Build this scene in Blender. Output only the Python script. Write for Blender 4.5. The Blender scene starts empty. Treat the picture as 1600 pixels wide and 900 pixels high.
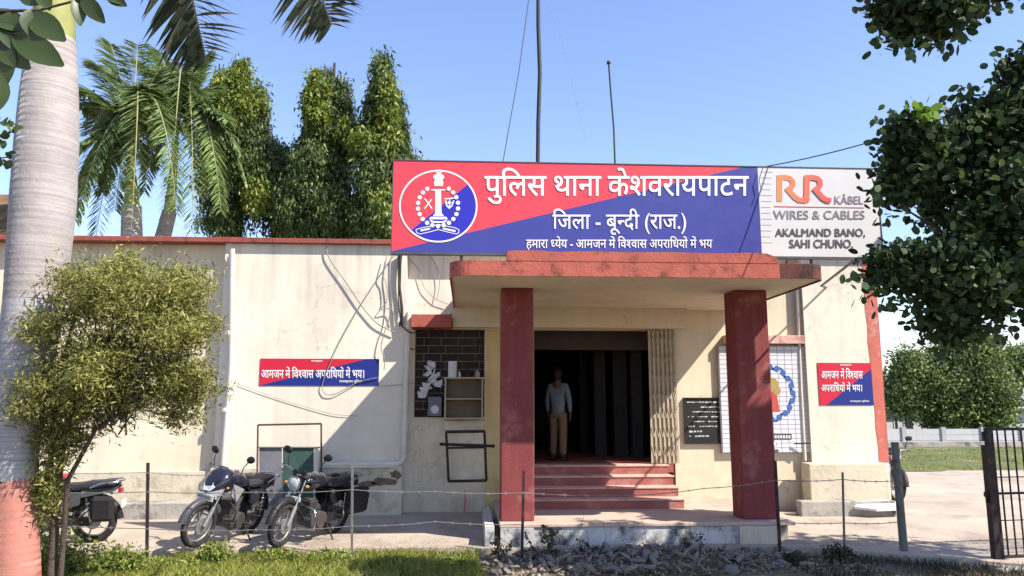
import bpy, bmesh, math, random
import numpy as np
from mathutils import Vector, Matrix, Euler
R = math.radians
random.seed(7); rng = np.random.default_rng(7)
SC = bpy.context.scene; COL = SC.collection

# ------------------------------------------------------------ camera, sky, sun
CAMZ = 1.93; YAW = R(3.3); PITCH = math.atan(185/1200); FPX = 1200.0
cd = bpy.data.cameras.new('camera'); cam = bpy.data.objects.new('camera', cd); COL.objects.link(cam)
cd.sensor_width = 36; cd.lens = 27; cd.clip_start = .05; cd.clip_end = 2000
cam.location = (0, 0, CAMZ); cam.rotation_euler = (R(90)+PITCH, 0, -YAW); SC.camera = cam
SUN = Vector((.85, -.53, 1.0)).normalized()
w = bpy.data.worlds.new('World'); SC.world = w; w.use_nodes = True
nt = w.node_tree; bg = nt.nodes['Background']; bg.inputs[1].default_value = .068
sky = nt.nodes.new('ShaderNodeTexSky'); sky.sky_type = 'NISHITA'; sky.sun_disc = False
sky.sun_elevation = math.asin(SUN.z); sky.sun_rotation = math.atan2(SUN.x, SUN.y)
sky.air_density = 1.3; sky.dust_density = .12; sky.ozone_density = 2.6; sky.altitude = 200
tint = nt.nodes.new('ShaderNodeMix'); tint.data_type = 'RGBA'; tint.blend_type = 'MULTIPLY'; tint.inputs[0].default_value = 1
tint.inputs[7].default_value = (1.75, 1.66, 1.95, 1)
nt.links.new(sky.outputs[0], tint.inputs[6]); nt.links.new(tint.outputs[2], bg.inputs[0])
sl = bpy.data.lights.new('sun', 'SUN'); sl.energy = 5.0; sl.angle = R(.55); sl.color = (1, .93, .83)
so = bpy.data.objects.new('sun', sl); COL.objects.link(so)
so.rotation_euler = (-SUN).to_track_quat('-Z', 'Y').to_euler(); so.location = (20, -8, 25)
SC.view_settings.view_transform = 'Standard'; SC.view_settings.look = 'None'
SC.view_settings.gamma = 1; SC.view_settings.use_curve_mapping = False; SC.view_settings.exposure = 1.02
SC.cycles.max_bounces = 8; SC.cycles.use_denoising = True

# ------------------------------------------------------------ measuring helpers
_F = Vector((math.sin(YAW)*math.cos(PITCH), math.cos(YAW)*math.cos(PITCH), math.sin(PITCH)))
_Rt = Vector((math.cos(YAW), -math.sin(YAW), 0)); _U = _Rt.cross(_F)
def ray(u, v): return _F*FPX + _Rt*(u-800) + _U*(450-v)
def at(u, v, Y):
    d = ray(u, v); t = Y/d.y
    return Vector((d.x*t, Y, CAMZ+d.z*t))
def gz(u, v, z=0.0):
    d = ray(u, v); t = (z-CAMZ)/d.z
    return Vector((d.x*t, d.y*t, z))

# ------------------------------------------------------------ materials
MATS = {}
def M(name, col=(.5,.5,.5), rough=.8, var=.15, scale=4.0, bump=.0, metal=0.0, stain=None, stain_amt=0., stain_scale=1.2,
      streak=0., spec=.3, transl=0., island=None, coat=0., detail=8, fine=0., bands=0., wear=0.):
    if name in MATS: return MATS[name]
    K = .80; col = tuple(c*K for c in col); stain = stain and tuple(c*K for c in stain); island = island and [tuple(c*.9 for c in q) for q in island]
    m = bpy.data.materials.new(name); m.use_nodes = True; MATS[name] = m
    n = m.node_tree; b = n.nodes['Principled BSDF']; L = n.links.new
    tc = n.nodes.new('ShaderNodeTexCoord')
    def noise(sc, det=detail, rgh=.6, mp=None):
        t = n.nodes.new('ShaderNodeTexNoise'); t.inputs['Scale'].default_value = sc
        t.inputs['Detail'].default_value = det; t.inputs['Roughness'].default_value = rgh
        if mp:
            k = n.nodes.new('ShaderNodeMapping'); k.inputs['Scale'].default_value = mp; L(tc.outputs['Object'], k.inputs[0]); L(k.outputs[0], t.inputs[0])
        else: L(tc.outputs['Object'], t.inputs[0])
        return t.outputs['Fac']
    def ramp(f, a, c):
        r = n.nodes.new('ShaderNodeMapRange'); L(f, r.inputs[0]); r.inputs[1].default_value = a; r.inputs[2].default_value = c; return r.outputs[0]
    def mix(f, a, c, mode='MIX'):
        x = n.nodes.new('ShaderNodeMix'); x.data_type = 'RGBA'; x.blend_type = mode
        if isinstance(f, float): x.inputs[0].default_value = f
        else: L(f, x.inputs[0])
        for i, q in ((6, a), (7, c)):
            if isinstance(q, tuple): x.inputs[i].default_value = (*q[:3], 1)
            else: L(q, x.inputs[i])
        return x.outputs[2]
    if island:
        g = n.nodes.new('ShaderNodeNewGeometry'); r = n.nodes.new('ShaderNodeValToRGB')
        L(g.outputs['Random Per Island'], r.inputs[0]); cr = r.color_ramp
        cr.elements[0].color = (*island[0], 1); cr.elements[1].color = (*island[-1], 1)
        for i, c in enumerate(island[1:-1]):
            e = cr.elements.new((i+1)/(len(island)-1)); e.color = (*c, 1)
        out = r.outputs[0]
        f = noise(.8, 3); big = ramp(f, .35, .65)
        out = mix(big, mix(1.0, out, (1-var*1.5,)*3, 'MULTIPLY'), out)
    else:
        f = ramp(noise(scale), .3, .7)
        out = mix(f, tuple(c*(1-var) for c in col), tuple(min(1, c*(1+var*.6)) for c in col))
    if streak:
        f = ramp(noise(1.0, 6, .65, (7, 7, .45)), .5, .78); f2 = n.nodes.new('ShaderNodeMath'); f2.operation = 'MULTIPLY'; L(f, f2.inputs[0]); f2.inputs[1].default_value = streak
        out = mix(f2.outputs[0], out, (.20, .17, .13))
    if stain is not None:
        f = ramp(noise(stain_scale, 10, .7), .62-stain_amt*.25, .72-stain_amt*.2)
        out = mix(f, out, stain)
    if wear:      # rain streaks running down from the coping and dirt splashed up from the ground
        sx = n.nodes.new('ShaderNodeSeparateXYZ'); L(tc.outputs['Object'], sx.inputs[0])
        def mul(a, c):
            q = n.nodes.new('ShaderNodeMath'); q.operation = 'MULTIPLY'; L(a, q.inputs[0])
            if isinstance(c, float): q.inputs[1].default_value = c
            else: L(c, q.inputs[1])
            return q.outputs[0]
        top = ramp(sx.outputs[2], 3.0, 4.5); out = mix(mul(mul(ramp(noise(1.0, 6, .6, (5, 5, .25)), .47, .70), top), wear), out, (.17, .145, .12))
        low = ramp(sx.outputs[2], 1.15, -.05); out = mix(mul(mul(ramp(noise(3.0, 9, .7), .36, .66), low), wear*1.1), out, (.24, .17, .11))
        crack = n.nodes.new('ShaderNodeTexVoronoi'); crack.feature = 'DISTANCE_TO_EDGE'; crack.inputs['Scale'].default_value = .9
        ad = n.nodes.new('ShaderNodeVectorMath'); nz = n.nodes.new('ShaderNodeTexNoise'); nz.inputs['Scale'].default_value = 2.2; nz.inputs['Detail'].default_value = 6; L(tc.outputs['Object'], nz.inputs[0])
        L(nz.outputs['Color'], ad.inputs[0]); L(tc.outputs['Object'], ad.inputs[1]); L(ad.outputs[0], crack.inputs[0])
        out = mix(mul(mul(ramp(crack.outputs['Distance'], .010, .002), ramp(noise(.7, 2), .48, .56)), .34), out, (.16, .13, .11))
    if bands:
        f = ramp(noise(1.0, 3, .5, (.35, .35, 26)), .44, .62); f2 = n.nodes.new('ShaderNodeMath'); f2.operation = 'MULTIPLY'; L(f, f2.inputs[0]); f2.inputs[1].default_value = bands
        out = mix(f2.outputs[0], out, (.14, .115, .10))
    if fine:
        f = ramp(noise(90, 2), .3, .7); out = mix(f, mix(1.0, out, (1-fine,)*3, 'MULTIPLY'), out)
    L(out, b.inputs['Base Color']); b.inputs['Roughness'].default_value = rough; b.inputs['Metallic'].default_value = metal
    b.inputs['Specular IOR Level'].default_value = spec
    if coat: b.inputs['Coat Weight'].default_value = coat
    if rough < .95 and not island:
        rr = ramp(noise(scale*2.3), .2, .8); k = n.nodes.new('ShaderNodeMapRange'); L(rr, k.inputs[0]); k.inputs[3].default_value = max(.05, rough-.1); k.inputs[4].default_value = min(1, rough+.12); L(k.outputs[0], b.inputs['Roughness'])
    if bump:
        bp = n.nodes.new('ShaderNodeBump'); bp.inputs['Strength'].default_value = bump; bp.inputs['Distance'].default_value = .02
        L(noise(scale*6, 6), bp.inputs['Height']); L(bp.outputs[0], b.inputs['Normal'])
    if transl:
        tr = n.nodes.new('ShaderNodeBsdfTranslucent'); ms = n.nodes.new('ShaderNodeMixShader'); ms.inputs[0].default_value = transl
        L(out, tr.inputs[0]); L(b.outputs[0], ms.inputs[1]); L(tr.outputs[0], ms.inputs[2]); L(ms.outputs[0], n.nodes['Material Output'].inputs[0])
    return m
cream  = M('cream_wall', (.82,.72,.54), .9, .14, .9, .3, wear=.48, stain=(.64,.55,.41), stain_amt=.26, stain_scale=.8, streak=.2)
white_w= M('white_wall', (.85,.77,.63), .9, .14, .8, .3, wear=.46, stain=(.70,.63,.53), stain_amt=.26, stain_scale=.7, streak=.2)
yellow = M('yellow_cream_wall', (.74,.58,.28), .9, .1, 2, .2, streak=.2)
porch  = M('porch_cream', (.80,.70,.51), .9, .09, 1.3, .15, wear=.38, streak=.12)
plinth_m = M('plinth_cream', (.68,.60,.45), .92, .15, 2.5, .5, stain=(.40,.33,.24), stain_amt=.36, stain_scale=1.6, streak=.3)
concrete = M('weathered_concrete', (.42,.39,.34), .92, .2, 3, .5, stain=(.12,.11,.10), stain_amt=.45, stain_scale=2.2)
patchy = M('peeling_whitewash', (.62,.60,.56), .92, .15, 3, .5, stain=(.10,.10,.11), stain_amt=.5, stain_scale=2.6, streak=.4)
coping_m = M('red_coping', (.33,.09,.07), .85, .25, 4, .3, stain=(.12,.05,.04), stain_amt=.4)
fascia_m = M('red_fascia', (.46,.12,.085), .8, .18, 5, .4, stain=(.16,.04,.03), stain_amt=.36, stain_scale=3)
fasciad_m= M('dark_fascia', (.20,.06,.05), .85, .3, 6, .4, stain=(.04,.025,.02), stain_amt=.7, stain_scale=3)  # darker, blotchier red for the right end of the fascia
column_m = M('red_oxide_paint', (.27,.052,.052), .7, .16, 3, .25, stain=(.40,.15,.12), stain_amt=.34, stain_scale=1.7, streak=.25, fine=.12)
step_m = M('red_oxide_step', (.42,.14,.11), .8, .2, 3, .4, stain=(.44,.24,.19), stain_amt=.34, stain_scale=3, fine=.15)
nosing_m = M('pale_step_edge', (.74,.46,.38), .8, .2, 5, .4, stain=(.45,.22,.18), stain_amt=.4, stain_scale=4)
stripe_m = M('red_stripe_paint', (.58,.16,.12), .8, .15, 4, .2, stain=(.62,.35,.28), stain_amt=.3, stain_scale=3)
ground_m = M('dry_earth', (.24,.19,.13), .98, .3, 2.2, .8, stain=(.13,.12,.06), stain_amt=.6, stain_scale=1.1, fine=.3)
yard_m = M('dusty_concrete_yard', (.54,.45,.36), .95, .16, .8, .4, stain=(.38,.31,.25), stain_amt=.48, stain_scale=.9, fine=.2)
field_m= M('grass_field_earth', (.15,.17,.05), .98, .35, .6, .8, stain=(.30,.25,.15), stain_amt=.35, stain_scale=.4, fine=.3)
dark_in = M('interior_shade_tone', (.05,.045,.045), .9, .2, 2)  # room shade put into the colour of walls and ceiling
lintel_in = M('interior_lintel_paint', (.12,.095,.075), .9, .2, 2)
in_cloth = M('pillar_shade_tone', (.05,.048,.05), .9, .2, 2)  # pillars darkened in their colour to suit the unlit room
pipe_m = M('painted_pipe', (.74,.70,.60), .6, .1, 5, .1, streak=.2)
black_m = M('black_metal', (.03,.028,.028), .5, .3, 8, .1, metal=.3)
iron_m = M('rusty_dark_iron', (.035,.025,.025), .65, .4, 8, .2, stain=(.10,.045,.03), stain_amt=.35, stain_scale=6)
greypost = M('grey_iron_post', (.16,.17,.16), .7, .25, 8, .2, stain=(.14,.07,.05), stain_amt=.4, stain_scale=5)
rust_m = M('rust', (.11,.06,.045), .8, .3, 10, .3)
wire_m = M('galvanised_wire', (.30,.29,.27), .5, .2, 10, metal=.5)
cable_m = M('black_cable', (.035,.035,.035), .6, .2, 8)
greycable = M('grey_cable', (.28,.28,.27), .6, .2, 8)
red_p = M('sign_red', (.80,.060,.085), .45, .05, 2, .02, spec=.4)
blue_p = M('sign_blue', (.045,.055,.30), .45, .05, 2, .02, spec=.4)
blue2_p = M('emblem_blue', (.03,.03,.45), .45, .05, 2)
white_p = M('sign_white', (.86,.84,.84), .5, .03, 2)
ad_p = M('advert_panel_white', (.72,.70,.70), .5, .04, 2)
grey_p = M('print_grey', (.10,.09,.10), .5, .05, 3)
midgrey_p = M('print_mid_grey', (.25,.23,.24), .5, .05, 3)
bred_p = M('banner_red', (.62,.02,.05), .5, .06, 3)
bblue_p = M('banner_blue', (.015,.03,.23), .5, .06, 3)
frame_m = M('sign_frame_metal', (.12,.11,.12), .5, .2, 6, metal=.4)
brick_m = M('dark_brick', (.055,.035,.035), .85, .4, 6, .5)
mortar_m = M('pale_mortar', (.36,.33,.30), .95, .2, 8, .3)
tile_m = M('white_wall_tile', (.74,.74,.78), .3, .06, 5, spec=.5)
grout_m = M('tile_grout', (.33,.33,.36), .9, .1, 8)
tileblue = M('tile_print_blue', (.07,.16,.45), .35, .2, 20)
tilegold = M('tile_print_gold', (.45,.35,.12), .35, .3, 20)
tilered = M('tile_print_red', (.60,.10,.08), .35, .2, 20)
slate_m = M('blackboard', (.022,.024,.024), .6, .3, 4)
chalk_m = M('chalk', (.62,.62,.60), .9, .2, 20)
wood_m = M('beige_cabinet', (.45,.38,.28), .6, .15, 5, .1)
woodin = M('cabinet_inside', (.22,.17,.11), .8, .2, 5)
paper_m = M('crumpled_paper', (.72,.71,.70), .8, .1, 8, .2)
gatebeige = M('beige_lattice_paint', (.52,.44,.32), .6, .2, 8, .2)
tyre_m = M('tyre_rubber', (.028,.027,.027), .85, .2, 20, .2, stain=(.14,.12,.10), stain_amt=.35, stain_scale=6)
alloy_m = M('dusty_alloy', (.35,.34,.33), .45, .2, 10, metal=.6)
chrome_m = M('chrome', (.7,.7,.7), .18, .05, 5, metal=1.0)
engine_m = M('engine_metal', (.14,.13,.13), .5, .3, 12, .2, metal=.6)
bblack = M('gloss_black_paint', (.015,.015,.02), .22, .2, 4, coat=.6)
bgrey = M('grey_plastic', (.07,.07,.08), .4, .15, 5)
bsilver = M('silver_paint', (.50,.50,.52), .3, .08, 5, metal=.4, coat=.5)
bblue = M('dark_violet_paint', (.018,.017,.03), .2, .1, 5, coat=.8)
seat_m = M('black_vinyl', (.028,.028,.034), .5, .2, 14, .2)
bag_m = M('black_canvas_bag', (.022,.021,.022), .85, .2, 20, .4)
glass_m = M('lamp_glass', (.55,.58,.60), .12, .1, 8, spec=.8)
tail_m = M('red_lens', (.5,.02,.03), .25, .1, 8, spec=.6)
redcloth = M('red_cloth', (.62,.05,.06), .85, .1, 8)
plate_m = M('number_plate_white', (.74,.74,.70), .5, .05, 8)
skin_m = M('skin', (.12,.065,.045), .6, .1, 8)
shirt_m = M('pale_blue_shirt', (.17,.22,.25), .9, .12, 6, .3)
trouser_m = M('khaki_trousers', (.22,.135,.085), .9, .12, 6, .3)
hair_m = M('black_hair', (.012,.010,.010), .6, .2, 20, .3)
shoe_m = M('dark_leather', (.05,.03,.02), .5, .2, 10)
green_b = M('green_board', (.05,.10,.08), .6, .15, 5)
grey_b = M('grey_board', (.20,.20,.22), .7, .15, 5)
trunk_m = M('ringed_palm_trunk', (.42,.38,.36), .92, .18, 3, .4, bands=.4, stain=(.36,.33,.31), stain_amt=.35, stain_scale=2.4)
limewash = M('limewashed_bark', (.48,.46,.45), .92, .10, 3, .4, bands=.38, stain=(.42,.41,.42), stain_amt=.28, stain_scale=3)
redwash = M('salmon_painted_bark', (.50,.20,.15), .92, .12, 3, .4, bands=.2, stain=(.48,.30,.26), stain_amt=.3, stain_scale=3)
shaft_m = M('palm_crownshaft', (.30,.32,.10), .6, .3, 3, .1, stain=(.40,.28,.14), stain_amt=.3, stain_scale=1.6)
bark_m = M('bark', (.10,.075,.055), .95, .3, 6, .8)
greybark = M('grey_bark', (.22,.20,.17), .95, .25, 6, .7)
frond_m = M('palm_leaflet', rough=.55, var=.2, island=[(.07,.12,.03),(.15,.24,.07),(.26,.36,.12),(.40,.46,.20)], transl=.35, spec=.4)
frondn_m = M('near_palm_leaflet', rough=.45, var=.2, island=[(.03,.05,.035),(.05,.08,.045),(.13,.17,.10),(.25,.26,.18)], transl=.2, spec=.5)
rachis_m = M('frond_stalk', (.32,.32,.15), .6, .2, 5)
mast_m = M('mast_tree_leaf', rough=.5, var=.25, island=[(.03,.06,.018),(.07,.12,.03),(.13,.19,.05),(.23,.29,.08)], transl=.25, spec=.4)
masty_m = M('sunlit_mast_tree_leaf', rough=.5, var=.15, island=[(.08,.14,.02),(.15,.22,.03),(.25,.30,.04),(.34,.35,.06)], transl=.3, spec=.4)  # yellower leaves: sunlight on the crown tops put into the colour
olive_m = M('feathery_leaf', rough=.7, var=.25, island=[(.11,.12,.03),(.25,.26,.06),(.41,.41,.11),(.58,.52,.20)], transl=.4)
broad_m = M('dark_broad_leaf', rough=.5, var=.2, island=[(.03,.058,.024),(.05,.09,.036),(.08,.13,.048),(.13,.18,.06)], transl=.3, spec=.2)
newleaf_m = M('fresh_green_leaf', rough=.45, var=.1, island=[(.15,.30,.03),(.25,.42,.05)], transl=.4)
bigleaf_m = M('large_leaf', rough=.4, var=.2, island=[(.025,.05,.012),(.05,.085,.018),(.10,.14,.025)], transl=.35, spec=.5)
far_m = M('far_tree_leaf', rough=.7, var=.25, island=[(.07,.11,.045),(.14,.20,.065),(.24,.31,.09),(.36,.42,.13)], transl=.25)
grass_m = M('grass_blade', rough=.6, var=.2, island=[(.15,.19,.03),(.28,.33,.05),(.42,.44,.08),(.54,.48,.18)], transl=.3)
weed_m = M('weed_leaf', rough=.6, var=.2, island=[(.10,.15,.02),(.19,.26,.04),(.30,.36,.06),(.40,.40,.10)], transl=.3)
darkweed = M('dark_weed_shaded_grass', rough=.6, var=.2, island=[(.02,.03,.015),(.05,.06,.025),(.09,.09,.045),(.12,.08,.06)], transl=.15)  # also colours the grass under the tree, shade included in the tone
stone_ms = [M('rubble_stone_%s' % k, c, .95, .3, 9, .6) for k, c in (('grey', (.26,.23,.21)), ('mauve', (.28,.21,.17)), ('tan', (.36,.29,.21)))]
farwall_m = M('far_boundary_wall', (.52,.52,.52), .9, .1, 1, .1, streak=.3)
farpost_m = M('far_wall_post', (.40,.40,.40), .9, .1, 1)
farb_m = M('far_building_white', (.60,.59,.56), .9, .1, 1, streak=.2)
farroof_m = M('far_grey_roof', (.30,.32,.36), .8, .1, 1)
farwin_m = M('far_dark_window', (.03,.035,.04), .3, .2, 2)
clayroof = M('clay_tile_roof', (.20,.12,.06), .9, .3, 5, .5)

# ------------------------------------------------------------ mesh builder
class MB:
    def __init__(s): s.v = []; s.f = []; s.mi = []; s.sm = []; s.cur = 0
    def add(s, vs, fs, smooth=False):
        o = len(s.v); s.v += [Vector(x) for x in vs]
        for f in fs: s.f.append([i+o for i in f]); s.mi.append(s.cur); s.sm.append(smooth)
        return s
    def box(s, a, b, rot=None, c=None):
        (x0,y0,z0),(x1,y1,z1) = a, b
        vs = [Vector(p) for p in ((x0,y0,z0),(x1,y0,z0),(x1,y1,z0),(x0,y1,z0),(x0,y0,z1),(x1,y0,z1),(x1,y1,z1),(x0,y1,z1))]
        if rot is not None:
            c = Vector(c) if c is not None else sum(vs, Vector())/8
            m = Euler(rot).to_matrix() if not isinstance(rot, Matrix) else rot
            vs = [m @ (p-c)+c for p in vs]
        return s.add(vs, [(0,3,2,1),(4,5,6,7),(0,1,5,4),(1,2,6,5),(2,3,7,6),(3,0,4,7)])
    def tube(s, pts, r, n=8, caps=True, smooth=True, flat=1.0):
        pts = [Vector(p) for p in pts]; rs = r if isinstance(r, (list, tuple)) else [r]*len(pts)
        rings = []; up = None
        for i, p in enumerate(pts):
            d = (pts[min(i+1, len(pts)-1)]-pts[max(i-1, 0)]).normalized()
            if up is None: up = d.orthogonal().normalized()
            up = (up-d*up.dot(d)); up = up.normalized() if up.length > 1e-6 else d.orthogonal().normalized()
            sd = d.cross(up)
            rings.append([p+(up*math.cos(2*math.pi*k/n)*flat+sd*math.sin(2*math.pi*k/n))*rs[i] for k in range(n)])
        vs = [q for rg in rings for q in rg]; fs = []
        for i in range(len(pts)-1):
            for k in range(n): fs.append((i*n+k, i*n+(k+1)%n, (i+1)*n+(k+1)%n, (i+1)*n+k))
        s.add(vs, fs, smooth)
        if caps: 
            s.add(rings[0], [tuple(range(n))[::-1]]); s.add(rings[-1], [tuple(range(n))])
        return s
    def loft(s, secs, n=16, e=2.5, smooth=True):
        # sections: (centre, half width along y, half height along z); rings lie in the yz plane
        rings = []
        for c, hw, hh in secs:
            c = Vector(c); rg = []
            for k in range(n):
                a = 2*math.pi*k/n; ca, sa = math.cos(a), math.sin(a)
                rg.append(c+Vector((0, hw*math.copysign(abs(ca)**(2/e), ca), hh*math.copysign(abs(sa)**(2/e), sa))))
            rings.append(rg)
        fs = [(i*n+k, i*n+(k+1)%n, (i+1)*n+(k+1)%n, (i+1)*n+k) for i in range(len(secs)-1) for k in range(n)]
        s.add([q for r in rings for q in r], fs, smooth)
        s.add(rings[0], [tuple(range(n))[::-1]], smooth); s.add(rings[-1], [tuple(range(n))], smooth)
        return s
    def ball(s, c, r, nu=14, nv=9, rot=None):
        c = Vector(c); r = Vector(r) if isinstance(r, (tuple, list)) else Vector((r,r,r)); vs = []; fs = []
        for j in range(nv+1):
            for i in range(nu):
                t = math.pi*j/nv; a = 2*math.pi*i/nu
                p = Vector((r.x*math.sin(t)*math.cos(a), r.y*math.sin(t)*math.sin(a), r.z*math.cos(t)))
                if rot: p = Euler(rot).to_matrix() @ p
                vs.append(c+p)
        for j in range(nv):
            for i in range(nu): fs.append((j*nu+i, (j+1)*nu+i, (j+1)*nu+(i+1)%nu, j*nu+(i+1)%nu))
        return s.add(vs, fs, True)
    def torus(s, c, R_, r, axis='y', n=36, m=10, a0=0, a1=2*math.pi, flat=1.0):
        c = Vector(c); full = abs(a1-a0-2*math.pi) < 1e-4; N = n if full else n+1; vs = []; fs = []
        for i in range(N):
            a = a0+(a1-a0)*i/n
            for k in range(m):
                b = 2*math.pi*k/m; q = R_+r*math.cos(b); h = r*math.sin(b)*flat
                p = (q*math.cos(a), h, q*math.sin(a)) if axis == 'y' else ((h, q*math.cos(a), q*math.sin(a)) if axis == 'x' else (q*math.cos(a), q*math.sin(a), h))
                vs.append(c+Vector(p))
        for i in range(n):
            for k in range(m):
                j = (i+1) % N; fs.append((i*m+k, j*m+k, j*m+(k+1)%m, i*m+(k+1)%m))
        return s.add(vs, fs, True)
    def poly(s, pts, thick=None):
        pts = [Vector(p) for p in pts]; n = len(pts)
        if thick is None: return s.add(pts, [tuple(range(n))])
        t = Vector(thick); s.add(pts+[p+t for p in pts], [tuple(range(n)), tuple(range(2*n-1, n-1, -1))]+[(i, (i+1)%n+0, (i+1)%n+n, i+n) for i in range(n)])
        return s
    def xform(s, m):
        s.v = [m @ p for p in s.v]; return s
    def build(s, name, mats, parent=None, label=None, bevel=0, local=False):
        me = bpy.data.meshes.new(name)
        off = Vector()
        if parent is not None and not local:
            q = parent
            while q: off += q.location; q = q.parent
        elif parent is None and s.v:
            xs = [p.x for p in s.v]; ys = [p.y for p in s.v]; off = Vector(((min(xs)+max(xs))/2, (min(ys)+max(ys))/2, min(p.z for p in s.v)))
        me.from_pydata([tuple(p-off) for p in s.v], [], s.f)
        me.polygons.foreach_set('material_index', s.mi); me.polygons.foreach_set('use_smooth', s.sm)
        for m in (mats if isinstance(mats, list) else [mats]): me.materials.append(m)
        bm = bmesh.new(); bm.from_mesh(me); bmesh.ops.recalc_face_normals(bm, faces=bm.faces); bm.to_mesh(me); bm.free()
        o = bpy.data.objects.new(name, me); COL.objects.link(o)
        if parent is not None: o.parent = parent
        else: o.location = off
        if bevel:
            b = o.modifiers.new('bevel', 'BEVEL'); b.width = bevel; b.segments = 2; b.limit_method = 'ANGLE'
        if label: o['label'] = label
        return o
def tag(o, label=None, cat=None, group=None, kind=None):
    if label: o['label'] = label
    if cat: o['category'] = cat
    if group: o['group'] = group
    if kind: o['kind'] = kind
    return o
def thing(name, loc, label, cat, group=None, rot=(0,0,0)):
    o = bpy.data.objects.new(name, None); COL.objects.link(o); o.location = loc; o.rotation_euler = rot; o.empty_display_size = .2
    return tag(o, label, cat, group)
def copy_tree(o, parent=None):
    c = o.copy(); COL.objects.link(c)
    if parent: c.parent = parent
    for ch in list(o.children): copy_tree(ch, c)
    return c
def pbox(name, a, b, m, parent, bevel=0, label=None): return MB().box(a, b).build(name, m, parent, label, bevel)
def npmesh(name, V, k, m, parent=None, kind=None, smooth=False, off=None):
    """V: (n*k,3) vertices, each face k consecutive vertices."""
    V = np.asarray(V, dtype=np.float32).reshape(-1, 3); nf = len(V)//k
    base = np.zeros(3, np.float32)
    if off is not None: base = np.array(off, np.float32)
    elif parent is not None:
        q = parent
        while q: base = base+np.array(q.location, np.float32); q = q.parent
    me = bpy.data.meshes.new(name); me.vertices.add(len(V)); me.vertices.foreach_set('co', (V-base).ravel())
    me.loops.add(nf*k); me.loops.foreach_set('vertex_index', np.arange(nf*k, dtype=np.int32))
    me.polygons.add(nf); me.polygons.foreach_set('loop_start', np.arange(0, nf*k, k, dtype=np.int32))
    me.update(calc_edges=True); me.materials.append(m)
    o = bpy.data.objects.new(name, me); COL.objects.link(o)
    if parent is not None: o.parent = parent
    elif off is not None: o.location = off
    if kind: o['kind'] = kind
    return o
def unit(a): return a/np.maximum(np.linalg.norm(a, axis=-1, keepdims=True), 1e-9)
def leafquads(P, s, asp=.45, droop=0., axis=None, svar=.35, up=0.):
    """n leaves as kite shaped quads round points P."""
    n = len(P); d = rng.normal(size=(n, 3))
    if axis is not None: d = d*(1-droop)+np.array(axis)*droop*1.6
    d = unit(d); nr = rng.normal(size=(n, 3)); nr[:, 2] += up; nr = unit(nr-d*np.sum(nr*d, 1, keepdims=True)); sd = np.cross(d, nr)
    L = (s*(1+rng.uniform(-svar, svar, n)))[:, None]; W = L*asp*.5
    a = P; b = P+d*L*.42+sd*W-nr*L*.05; c = P+d*L; e = P+d*L*.42-sd*W-nr*L*.05
    return np.stack([a, b, c, e], 1).reshape(-1, 3)
def leafhex(P, s, asp=.8, svar=.3, up=0., D=None):
    n = len(P); d = unit(rng.normal(size=(n, 3))+(0 if D is None else D)); nr = rng.normal(size=(n, 3)); nr[:, 2] += up
    nr = unit(nr-d*np.sum(nr*d, 1, keepdims=True)); sd = np.cross(d, nr)
    L = (s*(1+rng.uniform(-svar, svar, n)))[:, None]; W = L*asp*.5
    pts = [P, P+d*L*.18+sd*W*.75, P+d*L*.55+sd*W, P+d*L*.88+sd*W*.55-nr*L*.05, P+d*L-nr*L*.08, P+d*L*.88-sd*W*.55-nr*L*.05, P+d*L*.55-sd*W, P+d*L*.18-sd*W*.75]
    return np.stack(pts, 1).reshape(-1, 3)
def clumps(ells, nc, per, spread, shell=.55):
    """ellipsoids [(centre, radii, weight)] -> clumped leaf points"""
    wts = np.array([e[2] for e in ells], float); wts /= wts.sum(); out = []
    for i in rng.choice(len(ells), nc, p=wts):
        c, r, _ = ells[i]; d = unit(rng.normal(size=3)); q = shell+(1-shell)*rng.random()
        out.append(np.array(c)+d*np.array(r)*q)
    C = np.array(out); P = np.repeat(C, per, 0)+rng.normal(size=(nc*per, 3))*spread
    return P, C
def E_(u, v, Y, ru, rv, ry, wt=1.0):
    k = Y/FPX; c = at(u, v, Y); return (tuple(c), (ru*k, ry, rv*k*1.02), wt)

# ------------------------------------------------------------ setting: ground, yard, field
def sheet(name, xs, ys, zf, m, kind='structure'):
    V = []; F = []
    for j, y in enumerate(ys):
        for i, x in enumerate(xs): V.append((x, y, zf(x, y)))
    n = len(xs)
    for j in range(len(ys)-1):
        for i in range(n-1): F.append((j*n+i, j*n+i+1, (j+1)*n+i+1, (j+1)*n+i))
    me = bpy.data.meshes.new(name); me.from_pydata(V, [], F); me.materials.append(m)
    me.polygons.foreach_set('use_smooth', [True]*len(F)); o = bpy.data.objects.new(name, me); COL.objects.link(o); o['kind'] = kind; return o
def h2(x, y): return .5*math.sin(x*1.7+y*.9)+.3*math.sin(x*3.9-y*2.7)+.2*math.sin(x*9.1+y*7.3)
sheet('ground', [-300,-60,-20]+[x*.25 for x in range(-36, 40)]+[20,60,300], [-60,-10,4,7]+[8+.2*k for k in range(13)]+[12,40,120,900],
      lambda x, y: -.02+.025*h2(x, y) if 7 < y < 10.6 and abs(x) < 10 else (-.02 if y <= 10.6 else -.06), ground_m)
def yard_z(y): return .09+(min(y, 13.4)-10.4)*.04
def front_y(x): return 10.42 if x < 4.4 else 10.42-(min(x, 6.8)-4.4)*.48+0*x
xs = [-30,-14,-9]+[-8+.4*k for k in range(46)]+[14,20,45]
V = []; F = []; nx = len(xs); ty = [0,.1,.25,.5,.75,1]
for j, t in enumerate(ty):
    for x in xs:
        y0 = front_y(x)+.03*h2(x*3, 1); y1 = 20.6+.5*h2(x*.4, 3) if x > 7 else 21
        y = y0+(y1-y0)*t; V.append((x, y, yard_z(y)))
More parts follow.
